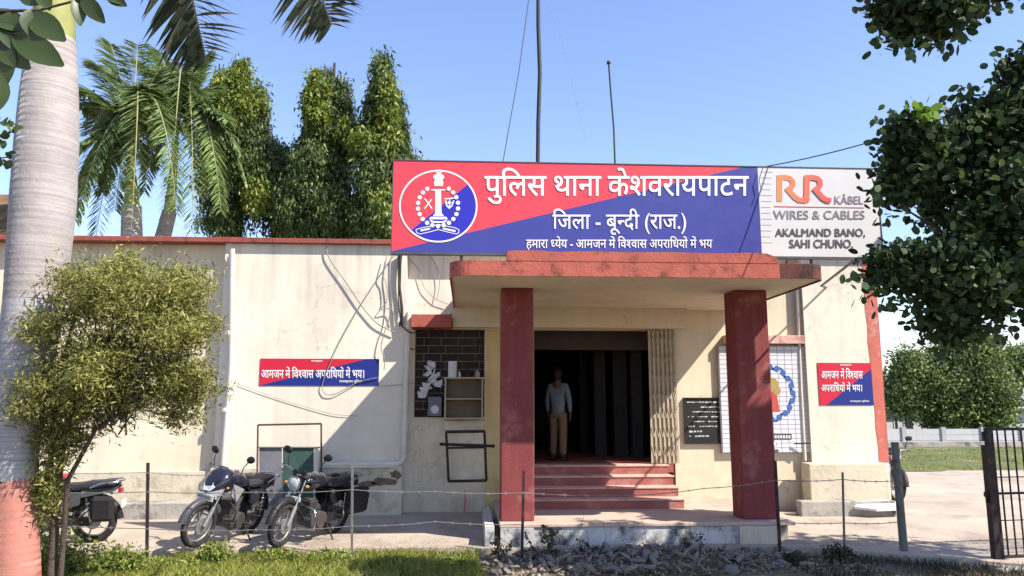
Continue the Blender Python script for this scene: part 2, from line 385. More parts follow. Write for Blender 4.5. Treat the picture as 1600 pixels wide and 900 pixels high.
for x in xs:
    y0 = front_y(x)+.03*h2(x*3, 1); V.append((x, y0-.015, -.08))
for j in range(len(ty)-1):
    for i in range(nx-1): F.append((j*nx+i, j*nx+i+1, (j+1)*nx+i+1, (j+1)*nx+i))
o_ = len(ty)*nx
for i in range(nx-1): F.append((o_+i, o_+i+1, i+1, i))
me = bpy.data.meshes.new('paved_yard'); me.from_pydata(V, [], F); me.materials.append(yard_m)
o = bpy.data.objects.new('paved_yard', me); COL.objects.link(o); o['kind'] = 'structure'
sheet('grass_field', [-10]+[5+1.0*k for k in range(60)]+[120], [20.3+.6*k for k in range(24)]+[60], lambda x, y: .21+.03*h2(x*.7, y*.7), field_m)

# ------------------------------------------------------------ police station
B = thing('police_station', (3, 13.2, .2), 'single-storey cream police station with red coping, porch and red steps', 'building')
ZT = 4.66
def X(u, Y=13.2, v=600): return at(u, v, Y).x
def Z(v, Y=13.2, u=900): return at(u, v, Y).z
YC = 13.2; DZ = .97
ZG = .15
xa0 = X(-260, 13.15); xa1 = X(347, 13.15, 560); xb1 = X(632, 13.0)
pbox('wall', (xa0, 13.15, ZG), (xa1, 13.45, ZT), cream, B)
pbox('wall', (xa1, 13.0, ZG), (xb1, 13.42, ZT), white_w, B)
wx0, wx1 = X(648, YC, 580), X(757, YC, 580); wz0, wz1 = Z(652, YC, 700), Z(515, YC, 700)
dx0, dx1 = 1.14, X(1052, YC, 620); dz1 = Z(515, YC, 940)
pbox('wall', (xb1, YC, ZG), (wx0, YC+.25, ZT), white_w, B)
pbox('wall', (wx0, YC, wz1), (wx1-.55, YC+.25, ZT), white_w, B)
pbox('wall', (wx1-.55, YC-.004, wz1+.0), (dx0, YC+.25, ZT), porch, B)
pbox('wall', (wx0, YC, ZG), (wx1, YC+.25, wz0), cream, B)
pbox('wall', (wx1, YC, ZG), (dx0, YC+.25, wz1), yellow, B)
pbox('wall', (dx0, YC, dz1), (dx1, YC+.25, ZT), porch, B)
xd0 = X(1262, 13.05, 600); xd1 = X(1378, 13.05, 600)+.02
pbox('wall', (dx1, YC, ZG), (xd0, YC+.25, ZT), porch, B)
pbox('wall', (xd0, 13.05, ZG), (xd1, 13.45, ZT), white_w, B, label='cream pier at the right end of the building')
# the red painted edge of the end pier, uneven like hand painting
mb = MB(); pts = []
for i in range(11):
    v = 455+(722-455)*i/10; pts.append((at(1351+24*(i/10)**1.1+random.uniform(-1.5, 1.5), v, 13.044)))
rp = [Vector((xd1+.003, 13.044, p.z)) for p in pts]
for i in range(10): mb.poly([pts[i], pts[i+1], rp[i+1], rp[i]])
mb.box((xd1, 13.044, pts[-1].z), (xd1+.006, 13.45, ZT-.002))
mb.poly([Vector((pts[0].x-.01, 13.044, ZT)), pts[0], rp[0], Vector((xd1+.003, 13.044, ZT))])
mb.build('painted_stripe', stripe_m, B)
# coping in separate lengths
cx = xa0-.1
while cx < xd1+.1:
    nx_ = min(cx+2.35, xd1+.12); pbox('coping', (cx, 12.90, ZT), (nx_-.006, 13.6, ZT+.085+random.uniform(-.004, .004)), coping_m, B, .008); cx = nx_
pbox('roof', (xa0, 13.6, ZT-.2), (xd1, 21.5, ZT-.05), concrete, B)
pbox('rear_wall', (xa0, 21.5, ZG), (xd1, 21.75, ZT), cream, B)
pbox('side_wall', (xd1-.25, 13.45, ZG), (xd1, 21.5, ZT-.2), cream, B)
pbox('side_wall', (xa0, 13.45, ZG), (xa0+.25, 21.5, ZT-.2), cream, B)
# plinths and ledges
zl = Z(737, 13.05, 250); z2 = Z(787, 12.9, 250)
pbox('plinth', (xa0, 13.07, ZG), (xa1-.003, 13.15, zl), plinth_m, B, .01)
pbox('plinth_step', (xa0, 12.72, ZG-.03), (X(335, 12.9, 790), 13.068, Z(786, 12.72, 250)), concrete, B, .015)
zb = Z(731, 12.94, 500)
pbox('plinth', (xa1-.02, 12.93, ZG), (xb1-.002, 13.0, zb), plinth_m, B, .01)
pbox('ledge', (xa1+1.0, 12.90, zb), (xb1-.01, 13.0, zb+.03), white_w, B, .008)
# broken brown patch in the plinth
mb = MB()
for u, v, ru, rv in ((600, 752, 26, 7), (575, 757, 18, 5), (618, 742, 10, 7), (560, 765, 14, 4)):
    c = at(u, v, 12.926); k = 12.93/1200
    mb.poly([c+Vector((math.cos(a)*ru*k*random.uniform(.6, 1.1), 0, math.sin(a)*rv*k*random.uniform(.5, 1.2))) for a in [i*math.pi/8 for i in range(16)]], (0, .003, 0))
mb.build('broken_plaster', M('exposed_earth_plaster', (.22,.15,.10), .95, .4, 9, .8), B)
# pier base
zp = Z(724, 12.75, 1300); px0, px1 = X(1264, 12.75, 750), X(1388, 12.75, 750)
pbox('pier_base', (px0, 12.72, ZG), (px1, 13.046, zp), plinth_m, B, .02)
pbox('pier_base_step', (X(1250, 12.55, 795), 12.50, ZG-.02), (X(1398, 12.55, 795), 12.718, Z(783, 12.5, 1300)), concrete, B, .02)
# interior
pbox('interior_floor', (-.4, 13.22, DZ-.15), (5.2, 21.0, DZ), step_m, B)
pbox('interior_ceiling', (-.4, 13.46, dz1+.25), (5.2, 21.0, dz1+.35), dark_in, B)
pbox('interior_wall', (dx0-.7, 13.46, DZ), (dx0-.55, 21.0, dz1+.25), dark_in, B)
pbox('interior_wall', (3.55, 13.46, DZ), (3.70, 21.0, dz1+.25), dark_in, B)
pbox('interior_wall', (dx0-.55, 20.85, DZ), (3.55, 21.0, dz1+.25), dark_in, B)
zi = Z(547, 14.2, 930)
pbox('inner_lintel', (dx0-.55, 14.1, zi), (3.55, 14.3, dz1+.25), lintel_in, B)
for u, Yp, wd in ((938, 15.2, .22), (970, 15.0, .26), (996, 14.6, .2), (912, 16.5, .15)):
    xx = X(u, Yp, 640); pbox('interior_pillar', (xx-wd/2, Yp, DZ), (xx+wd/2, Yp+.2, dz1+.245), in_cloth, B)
# platform and steps
PZ = .38; pX0, pX1 = X(783, 10.62, 815), X(1213, 10.62, 812)
mb = MB().box((pX0, 10.60, -.2), (pX1, 13.19, PZ-.05))
mb.build('platform', patchy, B, None, .01)
pbox('platform_top', (pX0-.02, 10.575, PZ-.05), (pX1+.25, 13.19, PZ), M('platform_screed', (.60,.44,.36), .9, .12, 2, .3, stain=(.45,.33,.27), stain_amt=.4), B, .012)
pbox('platform_side', (pX1+.003, 10.85, -.1), (pX1+.25, 13.19, PZ-.052), concrete, B)
pbox('column_base', (pX0-.01, 10.55, -.15), (X(834, 10.6, 850), 10.598, PZ-.052), patchy, B)
pbox('column_base', (X(1155, 10.6, 850), 10.55, -.15), (pX1+.01, 10.598, PZ-.052), plinth_m, B)
pbox('boundary_stub', (X(757, 10.6, 850), 10.55, -.15), (X(772, 10.6, 850), 12.6, PZ-.02), patchy, B, .01)
sx0 = 1.0
for i in range(4):
    z = PZ+(i+1)*(DZ-PZ)/4-.0; yf = 12.0+i*.3; xe = X(1062-(i*6), yf, 790)
    pbox('step', (sx0, yf, PZ-.01 if i == 0 else PZ+i*(DZ-PZ)/4-.01), (3.34, 13.19 if i < 3 else 13.35, z-.025), step_m, B)
    pbox('step_edge', (sx0, yf-.015, z-.025), (3.36, min(yf+.32, 13.5), z), nosing_m, B, .006)
# columns
cw = .45
for x0, x1 in ((X(783, 10.8, 620), X(833, 10.8, 620)), (X(1154, 10.8, 620), X(1205, 10.8, 620))):
    pbox('column', (x0, 10.8, PZ), (x1+.01, 10.8+cw, 3.599), column_m, B, .012)
# canopy: rounded slab
C = MB(); cx0, cx1, cy0, cy1, rr = -.22, 4.68, 9.68, 13.198, .22
def outline(x0, x1, y0, y1, r, n=8):
    P = [(x0, y1)]
    P += [(x0+r-r*math.cos(a), y0+r-r*math.sin(a)) for a in [i*math.pi/2/n for i in range(n+1)]]
    P += [(x1-r+r*math.sin(a), y0+r-r*math.cos(a)) for a in [i*math.pi/2/n for i in range(n+1)]]
    P += [(x1, y1)]; return P
P = outline(cx0, cx1, cy0, cy1, rr); z0c, z1c = 3.60, 3.765
C.poly([(x, y, z0c) for x, y in P], (0, 0, z1c-z0c)); canopy = C.build('canopy', porch, B)
def skin(P, i0, i1, z0, z1, off, y0lift=0):
    mb = MB(); Q = P[i0:i1]; n = len(Q); a = []; 
    for i, (x, y) in enumerate(Q):
        t = Vector((Q[min(i+1, n-1)][0]-Q[max(i-1, 0)][0], Q[min(i+1, n-1)][1]-Q[max(i-1, 0)][1], 0)).normalized(); nn = Vector((t.y, -t.x, 0))
        if nn.y > 0.001 and abs(t.y) < .5: nn = -nn
        a.append((Vector((x, y, 0)), nn))
    for i in range(n-1):
        (p, na), (q, nb) = a[i], a[i+1]
        o0, o1 = p+na*off, q+nb*off
        vs = [p+Vector((0,0,z0)), q+Vector((0,0,z0)), o1+Vector((0,0,z0)), o0+Vector((0,0,z0)), p+Vector((0,0,z1)), q+Vector((0,0,z1)), o1+Vector((0,0,z1)), o0+Vector((0,0,z1))]
        mb.add(vs, [(0,1,2,3),(4,7,6,5),(3,2,6,7),(0,4,5,1)])
    return mb
nf = 9
skin(P, 0, 10, z0c-.02, z1c+.01, .025).build('fascia', fascia_m, canopy)
m1 = skin([P[9], (X(1218, 9.66, 420), cy0)], 0, 2, z0c-.0202, z1c+.0101, .025); m1.build('fascia', fascia_m, canopy)
skin([(X(1218, 9.66, 420)+.002, cy0)]+P[10:], 0, 11, z0c-.02, z1c+.01, .022).build('fascia', fasciad_m, canopy, 'darker end of the red fascia')
ux0, ux1 = X(792, 9.66, 400), X(1214, 9.66, 400); zu = at(1000, 394, 9.66).z
mb = MB(); N = 26; top = []
for i in range(N+1):
    x = ux0+(ux1-ux0)*i/N; top.append((x, zu+.006*math.sin(i*.9)+random.uniform(-.004, .004)-(.05 if i == N else 0)))
for i in range(N):
    (xa_, za_), (xb_, zb_) = top[i], top[i+1]
    mb.add([(xa_,9.65,z1c+.0105),(xb_,9.65,z1c+.0105),(xb_,9.78,z1c+.0105),(xa_,9.78,z1c+.0105),(xa_,9.65,za_),(xb_,9.65,zb_),(xb_,9.78,zb_),(xa_,9.78,za_)],
           [(0,1,5,4),(4,5,6,7),(2,3,7,6)]+([(0,4,7,3)] if i == 0 else [])+([(1,2,6,5)] if i == N-1 else []))
mb.build('fascia_upstand', fascia_m, canopy)
# lintel band
pbox('lintel_band', (X(708, 12.95, 490), 12.93, Z(511, 12.93, 800)), (3.75, YC-.004, z0c-.002), porch, B)
# sunshades
s0 = pbox('sunshade', (X(643, 12.8, 500), 12.7, Z(513, 12.7, 670)+.02), (X(706, 12.93, 500), YC-.002, Z(491, 12.7, 670)), fascia_m, B, .006)
pbox('sunshade', (4.45, 13.03, Z(537, 13.05, 1230)), (X(1258, 13.05, 530), YC-.002, Z(524, 13.05, 1230)), nosing_m, B, .006)
# window with brick infill
fr = MB(); rec = YC+.07
inf = pbox('window_infill', (wx0, rec+.02, wz0), (wx1, rec+.1, wz1), mortar_m, B)
rows = 11; rh = (wz1-wz0)/rows; bw = .292
brick_me = None
for j in range(rows):
    x = wx0-(bw/2 if j % 2 else .07)
    while x < wx1-.01:
        a = max(x, wx0+.004)+.007; b = min(x+bw, wx1-.004)-.007; x += bw
        if b-a < .03: continue
        z = wz0+j*rh+.007
        MB().box((a, rec+random.uniform(-.004, .006), z), (b, rec+.02, z+rh-.014)).build('brick', brick_m, inf)
wf = MB(); t = .025
for a, b in (((wx0-t, wz0-t), (wx0, wz1+t)), ((wx1, wz0-t), (wx1+t, wz1+t)), ((wx0, wz1), (wx1, wz1+t)), ((wx0, wz0-t), (wx1, wz0))):
    wf.box((a[0], YC-.012, a[1]), (b[0], YC+.09, b[1]))
wf.build('window_frame', cream, B)
# drain pipes
def wpipe(pts, r, name='drain_pipe', m=pipe_m, parent=B): return MB().tube(pts, r, 10).build(name, m, parent)
xp = X(361, 12.88, 560)
dp = wpipe([(X(362, 12.88, 400), 12.86, ZT-.12), (X(361, 12.88, 430), 12.90, ZT-.32), (xp, 12.92, 2.6), (X(349, 12.92, 725), 12.92, Z(735, 12.92, 350))], .052)
for v in (405, 520, 640): 
    q = at(361 if v < 500 else 357 if v < 600 else 352, v, 12.92); MB().tube([(q.x, 12.92, q.z-.03), (q.x, 12.92, q.z+.03)], .065, 12).build('pipe_collar', pipe_m, dp)
x2 = X(634, 12.95, 600)
dp2 = wpipe([(x2+.03, 12.94, Z(488, 12.95, 636)), (x2, 12.94, 2.4), (x2, 12.94, Z(715, 12.95, 634)), (x2-.05, 12.94, Z(722, 12.95, 634)), (x2-.12, 12.94, Z(725, 12.95, 634)), (X(500, 12.94, 726), 12.94, Z(727, 12.95, 500))], .043)
MB().tube([(x2+.03, 12.94, Z(514, 12.95, 636)), (x2+.03, 12.94, Z(490, 12.95, 636))], .06, 12).build('pipe_collar', white_w, dp2)
wpipe([(X(1250, 13.1, 500), 13.12, 4.4), (X(1252, 13.1, 600), 13.12, 2.2), (X(1257, 13.1, 690), 13.12, Z(720, 13.1, 1257))], .03)
wpipe([(X(1160+80, 13.1, 690), 13.08, Z(693, 13.1, 1240)), (X(1262, 13.1, 690), 13.02, Z(692, 13.1, 1262))], .012, 'pipe_stub', iron_m)

# ------------------------------------------------------------ collapsible gate bunched at the right of the doorway
gx0, gx1 = X(1016, 13.12, 620), X(1056, 13.12, 620); gzt, gzb = dz1-.01, DZ+.01
G = thing('collapsible_gate', ((gx0+gx1)/2, 13.1, gzb), 'beige collapsible lattice gate pushed open to the right of the doorway', 'gate')
npk = 13
for i in range(npk):
    x = gx0+(gx1-gx0)*i/(npk-1); y = 13.10+(.03 if i % 2 else 0)
    MB().box((x-.0165, y-.012, gzb), (x+.0165, y+.012, gzt-random.uniform(0, .015))).build('picket', gatebeige, G)
for k in range(7):
    z = gzb+.12+k*(gzt-gzb-.3)/6.2
    for i in range(npk-1):
        xa_ = gx0+(gx1-gx0)*i/(npk-1); xb_ = gx0+(gx1-gx0)*(i+1)/(npk-1)
        MB().tube([(xa_, 13.085, z+(0 if i % 2 else .16)), (xb_, 13.085, z+(.16 if i % 2 else 0))], .008, 5).build('lattice_bar', gatebeige, G)
pbox('guide_rail', (gx0-.05, 13.09, gzt), (gx1+.03, 13.14, gzt+.012), gatebeige, G)

# ------------------------------------------------------------ lettering
_tc = {}
def tmesh(s, off=0.0):
    k = (s, off)
    if k in _tc: return _tc[k]
    cu = bpy.data.curves.new('t', 'FONT'); cu.body = s; cu.size = 1; cu.offset = off; cu.resolution_u = 4
    o = bpy.data.objects.new('t', cu); COL.objects.link(o); dg = bpy.context.evaluated_depsgraph_get(); dg.update()
    me = bpy.data.meshes.new_from_object(o.evaluated_get(dg))
    v = np.zeros(len(me.vertices)*3); me.vertices.foreach_get('co', v); v = v.reshape(-1, 3)
    f = [tuple(p.vertices) for p in me.polygons]
    bpy.data.objects.remove(o); bpy.data.curves.remove(cu); bpy.data.meshes.remove(me); _tc[k] = (v, f); return v, f
def wid(s): 
    v, _ = tmesh(s); return v[:, 0].max() if len(v) else .3
def adv(s): return wid(s+s)-wid(s)
COMB = set('ुूेैंँ्')
def bold(V, F, b):
    if b <= 0: return V, F
    n0 = len(V); out = []; FF = []
    for k, (dx, dy) in enumerate(((0, 0), (b, 0), (-b, 0), (0, b), (0, -b), (b*.7, b*.7), (-b*.7, -b*.7), (b*.7, -b*.7), (-b*.7, b*.7))):
        q = np.array(V, float).copy(); q[:, 0] += dx; q[:, 1] += dy; q[:, 2] += k*.0002; out.append(q); FF += [tuple(i+k*n0 for i in f) for f in F]
    return np.concatenate(out), FF
def compose(s, off):
    """visual-order string; '~' after a consonant makes its half form. Returns verts, faces."""
    cl = []
    for ch in s:
        if cl and (ch in COMB or ch == '~'): cl[-1] += ch
        else: cl.append(ch)
    x = 0; V = []; F = []; zi = 0
    for c in cl:
        if c == ' ': x += .26; continue
        half = c.endswith('~'); c = c.rstrip('~')
        base = c[0]; v, f = tmesh(c, off); a = adv(base)
        v = v.copy()
        if half:
            bm = bmesh.new(); vs = [bm.verts.new(p) for p in v]
            for q in f:
                try: bm.faces.new([vs[i] for i in q])
                except Exception: pass
            cut = a-.19
            bmesh.ops.bisect_plane(bm, geom=bm.verts[:]+bm.edges[:]+bm.faces[:], plane_co=(cut, 0, 0), plane_no=(1, 0, 0), clear_outer=True)
            bm.verts.index_update(); v = np.array([tuple(p.co) for p in bm.verts]); f = [tuple(w_.index for w_ in q.verts) for q in bm.faces]; bm.free(); a = cut-.005
        n0 = len(V); zi += 1
        for p in v: V.append((p[0]+x, p[1], .0024*(zi % 2)))
        F += [tuple(i+n0 for i in q) for q in f]; x += a
    return np.array(V), F
def fit_text(s, u0, v0, u1, v1, Y, m, parent, name='lettering', off=.012, deva=True, z3=0.0, ymin=None, ymax=None):
    """fit text into the picture-measured box (u0,v0)-(u1,v1) on the plane y=Y"""
    V, F = compose(s, 0.0) if deva else tmesh(s, 0.0)
    V, F = bold(V, F, off)
    V = V.copy(); x0, x1 = V[:, 0].min(), V[:, 0].max(); y0, y1 = V[:, 1].min(), V[:, 1].max()
    A = at(u0, v0, Y); Bp = at(u1, v0, Y); Cc = at(u0, v1, Y); Dd = at(u1, v1, Y); mb = MB(); out = []
    for p in V:
        s_ = (p[0]-x0)/(x1-x0); t_ = (y1-p[1])/(y1-y0)
        q = A.lerp(Bp, s_).lerp(Cc.lerp(Dd, s_), t_); q.y = Y-p[2]; out.append(q)
    mb.add(out, F)
    off_ = Vector(); q = parent
    while q: off_ += q.location; q = q.parent
    me = bpy.data.meshes.new(name); me.from_pydata([tuple(p-off_) for p in mb.v], [], mb.f); me.materials.append(m)
    o = bpy.data.objects.new(name, me); COL.objects.link(o); o.parent = parent; return o

# ------------------------------------------------------------ the big sign board
YS = 9.83
c = at(900, 400, YS); S = thing('police_sign_board', (c.x, YS, c.z), 'long red and blue police sign board with round emblem above the porch', 'sign board')
A0, A1, A2, A3 = at(620, 251, YS), at(1184, 261, YS), at(1190, 394, YS), at(612, 397, YS)
zt_, zb_ = (A0.z+A1.z)/2, at(900, 397, YS).z
xl, xm, xr = A3.x, at(1187, 330, YS).x, at(1374, 330, YS).x
MB().box((xl, YS, zb_), (xr, YS+.06, zt_)).build('backing_frame', frame_m, S)
for a, b in (((xl-.012, zb_-.03), (xr+.012, zb_)), ((xl-.012, zt_), (xr+.012, zt_+.012)), ((xr, zb_), (xr+.012, zt_)), ((xl-.012, zb_), (xl, zt_))):
    MB().box((a[0], YS-.012, a[1]), (b[0], YS+.065, b[1])).build('frame_bar', frame_m, S)
# support struts behind
for x in (xl+.9, 1.0, 2.6, 4.0, xr-.95):
    MB().tube([(x, YS+.09, z1c-.0), (x, YS+.09, zt_-.05)], .02, 6).build('strut', frame_m, S)
    MB().tube([(x, YS+.09, zt_-.3), (x, YS+1.1, z1c)], .015, 6).build('strut', frame_m, S)
yp = YS-.004
K1 = Vector((xl, yp, zb_+.012)); K2 = at(1163, 261, yp); K2.z = zt_
MB().poly([(xl, yp, zb_+.012), (K2.x, yp, zt_), (xl, yp, zt_)]).build('red_field', red_p, S)
MB().poly([(xl, yp, zb_+.012), (xl, yp, zb_), (xm, yp, zb_), (xm, yp, zt_), (K2.x, yp, zt_)]).build('blue_field', blue_p, S)
MB().poly([(xm, yp, zb_), (xr, yp, zb_), (xr, yp, zt_), (xm, yp, zt_)]).build('advert_field', ad_p, S)
def disc(c, r, y, n=40, ry=None): return [Vector((c.x+r*math.cos(2*math.pi*i/n), y, c.z+(ry or r)*math.sin(2*math.pi*i/n))) for i in range(n)]
ye = yp-.003; ec = at(685, 322, YS); er = .513; k = YS/1200*1.0
ring = MB(); o1, o2 = disc(ec, er, ye-.003, 64, .49), disc(ec, er-.022, ye-.003, 64, .468)
for i in range(64): ring.poly([o1[i], o1[(i+1)%64], o2[(i+1)%64], o2[i]])
emb = MB(); ins = disc(ec, er-.01, ye, 64, .48)
la, lb = at(640, 362, YS), at(730, 286, YS)
def side(p): return (lb.x-la.x)*(p.z-la.z)-(lb.z-la.z)*(p.x-la.x)
MB().poly([p for p in ins]).build('emblem_red_field', red_p, S)
bl = [Vector((p.x, ye-.0015, p.z)) for p in ins if side(p) < 0]
MB().poly(bl).build('emblem_blue_field', blue2_p, S)
ring.build('emblem_ring', white_p, S)
yw = ye-.004
def eshape(polys, name, m=white_p):
    mb = MB()
    for i_, pl in enumerate(polys): mb.poly([Vector((q.x, yw-.00025*i_, q.z)) for q in pl])
    return mb.build(name, m, S)
def px(*pts): return [at(u, v, YS) for u, v in pts]
def edisc(u, v, r, n=12): return disc(at(u, v, YS), r*YS/1200, yw, n)
wr = []
for i in range(19):
    a = R(-58)-(2*math.pi-R(64))*i/18+math.pi*0; a = R(122)+(R(360-64))*i/18
    wr.append(edisc(684.5+31.5*math.cos(a), 322-31.5*1.0*math.sin(a), 3.5))
eshape(wr, 'wreath')
eshape([px((680,298),(689,298),(690,333),(694,338),(676,338),(680,333)), px((673,339),(697,339),(700,343),(670,343)), px((674,296),(696,296),(696,298),(674,298)),
        px((679,291),(692,291),(693,285),(691,281),(680,281),(678,285)), edisc(681,277,4.2), edisc(690,277,4.2), edisc(685.5,275,4.5), edisc(685.5,278.5,5.0), px((680,271),(691,271),(690,269.5),(681,269.5)), px((680,281),(691,281),(690,283),(681,283)),
        px((672,343.6),(679,346),(692,346),(699,343.6),(697,347.4),(692,348.6),(679,348.6),(673,347.4))], 'lion_pillar')
eshape([px((663,311),(664.5,310),(676,326),(674.5,327)), px((674,311),(675.4,312),(664,327),(662.5,326))], 'crossed_swords')
eshape([px((694,310),(710,309),(709,311),(695,312)), px((695,314),(697,313),(699,320),(702,323.5),(706,320),(708,313),(710,314),(707,322),(702,327),(697,322)), edisc(702,317,2.6), px((702,311),(703.4,311),(703.4,323),(702,323)), px((697,316.4),(707.5,316.4),(707.5,317.6),(697,317.6))], 'shield_badge')
def rib(pts, w_): 
    out = []
    for (a, b), (c_, d) in zip(pts[:-1], pts[1:]):
        n_ = math.hypot(c_-a, d-b); nx__, ny__ = -(d-b)/n_*w_, (c_-a)/n_*w_
        out.append(px((a+nx__, b+ny__), (c_+nx__, d+ny__), (c_-nx__, d-ny__), (a-nx__, b-ny__)))
    return out
eshape(rib([(650,359),(660,356),(676,353),(685,351),(694,353),(710,356),(717,359),(717,364),(713,366),(700,363),(685,359),(670,363),(657,366),(651,364),(650,359)], .55)+[edisc(684, 356, 1.7, 8)], 'ribbon')
for s_, a, b in (('सेवार्थ', (656,356.5), (673,361.5)), ('कटिबद्धता', (692,356.5), (712,362))):
    pass
eshape([px((657,359),(672,356),(672.4,358.6),(657.4,362)), px((692,356),(712,360),(711.6,363),(692,358.6))], 'ribbon_text_band')
L1 = "पुिलस थाना केशवरायपाटन"; L2 = "िजला - बून~दी (राज.)"; L3 = "हमारा ध~येय - आमजन में िवश~वास अपरािधयों में भय"
fit_text(L1, 757, 262, 1170, 319, yp-.004, white_p, S, off=.011)
fit_text(L2, 863, 326, 1072, 367, yp-.004, white_p, S, off=.008)
fit_text(L3, 822, 369, 1113, 390.5, yp-.004, white_p, S, off=.011)
# advert: the double letter mark, words and rules
def grad_mat():
    m = bpy.data.materials.new('print_orange_to_red'); m.use_nodes = True; n = m.node_tree; b = n.nodes['Principled BSDF']; tc = n.nodes.new('ShaderNodeTexCoord'); sp = n.nodes.new('ShaderNodeSeparateXYZ')
    n.links.new(tc.outputs['Generated'], sp.inputs[0]); r = n.nodes.new('ShaderNodeValToRGB'); n.links.new(sp.outputs[0], r.inputs[0]); n.links.new(r.outputs[0], b.inputs[0])
    r.color_ramp.elements[0].color = (.72,.22,.05,1); r.color_ramp.elements[1].color = (.62,.05,.06,1); e = r.color_ramp.elements.new(.3); e.color = (.70,.17,.06,1); b.inputs['Roughness'].default_value = .5; return m
mb = MB()
_sk = 0
def stroke(pts, w_):
    P_ = [Vector((a, b)) for a, b in pts]; Lf, Rg = [], []
    for i, p in enumerate(P_):
        t_ = (P_[min(i+1, len(P_)-1)]-P_[max(i-1, 0)]).normalized(); n_ = Vector((-t_.y, t_.x))*w_/2; Lf.append(p+n_); Rg.append(p-n_)
    global _sk
    for i in range(len(P_)-1): _sk += 1; mb.poly([at(q.x, q.y, yp-.004-.0004*_sk) for q in (Lf[i], Lf[i+1], Rg[i+1], Rg[i])])
for ox in (0, 43):
    stroke([(1218+ox*.99, 315+(ox>0)*.5), (1218+ox*1.0, 277)], 8.5)
    arc = [(1214+ox, 277.5), (1226+ox, 277), (1234+ox, 278.5), (1238.5+ox, 283), (1239+ox, 289), (1236+ox, 294), (1230+ox, 297)]
    stroke(arc, 8); stroke([(1229+ox, 293), (1235+ox, 300), (1242+ox, 308), (1249+ox, 312.5), (1256+ox, 313)] if ox else [(1229, 293), (1235, 300), (1242, 308), (1249, 312.5), (1261, 313)], 8)
mb.build('letter_mark', grad_mat(), S)
MB().poly(px((1209,322.3),(1350,324.4),(1350,325.5),(1209,323.4))).xform(Matrix.Translation((0, -.008, 0))).build('printed_rule', tilered, S)
fit_text("KÂBEL", 1304, 303, 1349, 319, yp-.004, midgrey_p, S, off=.012, deva=False)
fit_text("WIRES & CABLES", 1208, 329, 1351, 343, yp-.004, midgrey_p, S, off=.012, deva=False)
fit_text("AKALMAND BANO,", 1211, 357, 1352, 372, yp-.004, grey_p, S, off=.03, deva=False)
fit_text("SAHI CHUNO.", 1233, 374, 1333, 388, yp-.004, grey_p, S, off=.03, deva=False)
mb = MB()
for i in range(13):
    v = 268+i*9.2; mb.poly([at(a, b, yp-.003) for a, b in ((1189, v), (1207-(i%4), v+.4), (1207-(i%4), v+1.1), (1189, v+.7))])
mb.build('printed_lines', M('print_pale_grey', (.50,.48,.49), .5), S)

# ------------------------------------------------------------ wall banners, blackboard, tile panel
def banner(name, uv, Y, diag, label, lines, small):
    (u0, v0, u1, v1) = uv; p0, p1 = at(u0, (v0+v1)/2, Y), at(u1, (v0+v1)/2, Y); z0_, z1_ = at((u0+u1)/2, v1, Y).z, at((u0+u1)/2, v0, Y).z
    T = thing(name, ((p0.x+p1.x)/2, Y, z0_), label, 'banner'); h = z1_-z0_
    MB().box((p0.x, Y, z0_), (p1.x, Y+.007, z1_)).build('backing', frame_m, T)
    y = Y-.002; W_ = p1.x-p0.x
    if diag == 'wide':
        MB().poly([(p0.x, y, z0_), (p0.x+W_*.9, y, z1_), (p0.x, y, z1_)]).build('red_field', bred_p, T)
        MB().poly([(p0.x, y, z0_), (p1.x, y, z0_), (p1.x, y, z1_), (p0.x+W_*.9, y, z1_)]).build('blue_field', bblue_p, T)
    else:
        MB().poly([(p0.x, y, z0_), (p0.x+W_*.12, y, z0_), (p1.x, y, z0_+h*.86), (p1.x, y, z1_), (p0.x, y, z1_)]).build('red_field', bred_p, T)
        MB().poly([(p0.x+W_*.12, y, z0_), (p1.x, y, z0_), (p1.x, y, z0_+h*.86)]).build('blue_field', bblue_p, T)
    for s_, b in lines: fit_text(s_, *b, Y-.005, white_p, T, off=.018)
    return T
banner('police_banner', (406, 560.5, 592, 602.5), 12.990, 'wide', 'wide red and blue police banner with a white motto on the wall above the motorcycles',
       [("आमजन में िवश~वास अपरािधयों में भय।", (408, 573, 569, 591)), ("राजस्थान पुिलस", (530, 593, 566, 599)), ("राजस्थान", (486, 563, 504, 566.5))], None)
banner('police_banner', (1279, 567, 1363, 633), 13.040, 'sq', 'squarish red and blue police banner with a two-line motto beside the red striped corner',
       [("आमजन में िवश~वास", (1283, 575, 1348, 592)), ("अपरािधयों में भय।", (1283, 597, 1347, 612)), ("राजस्थान पुिलस", (1328, 625, 1358, 629)), ("राजस्थान", (1312, 569, 1330, 573))], None)
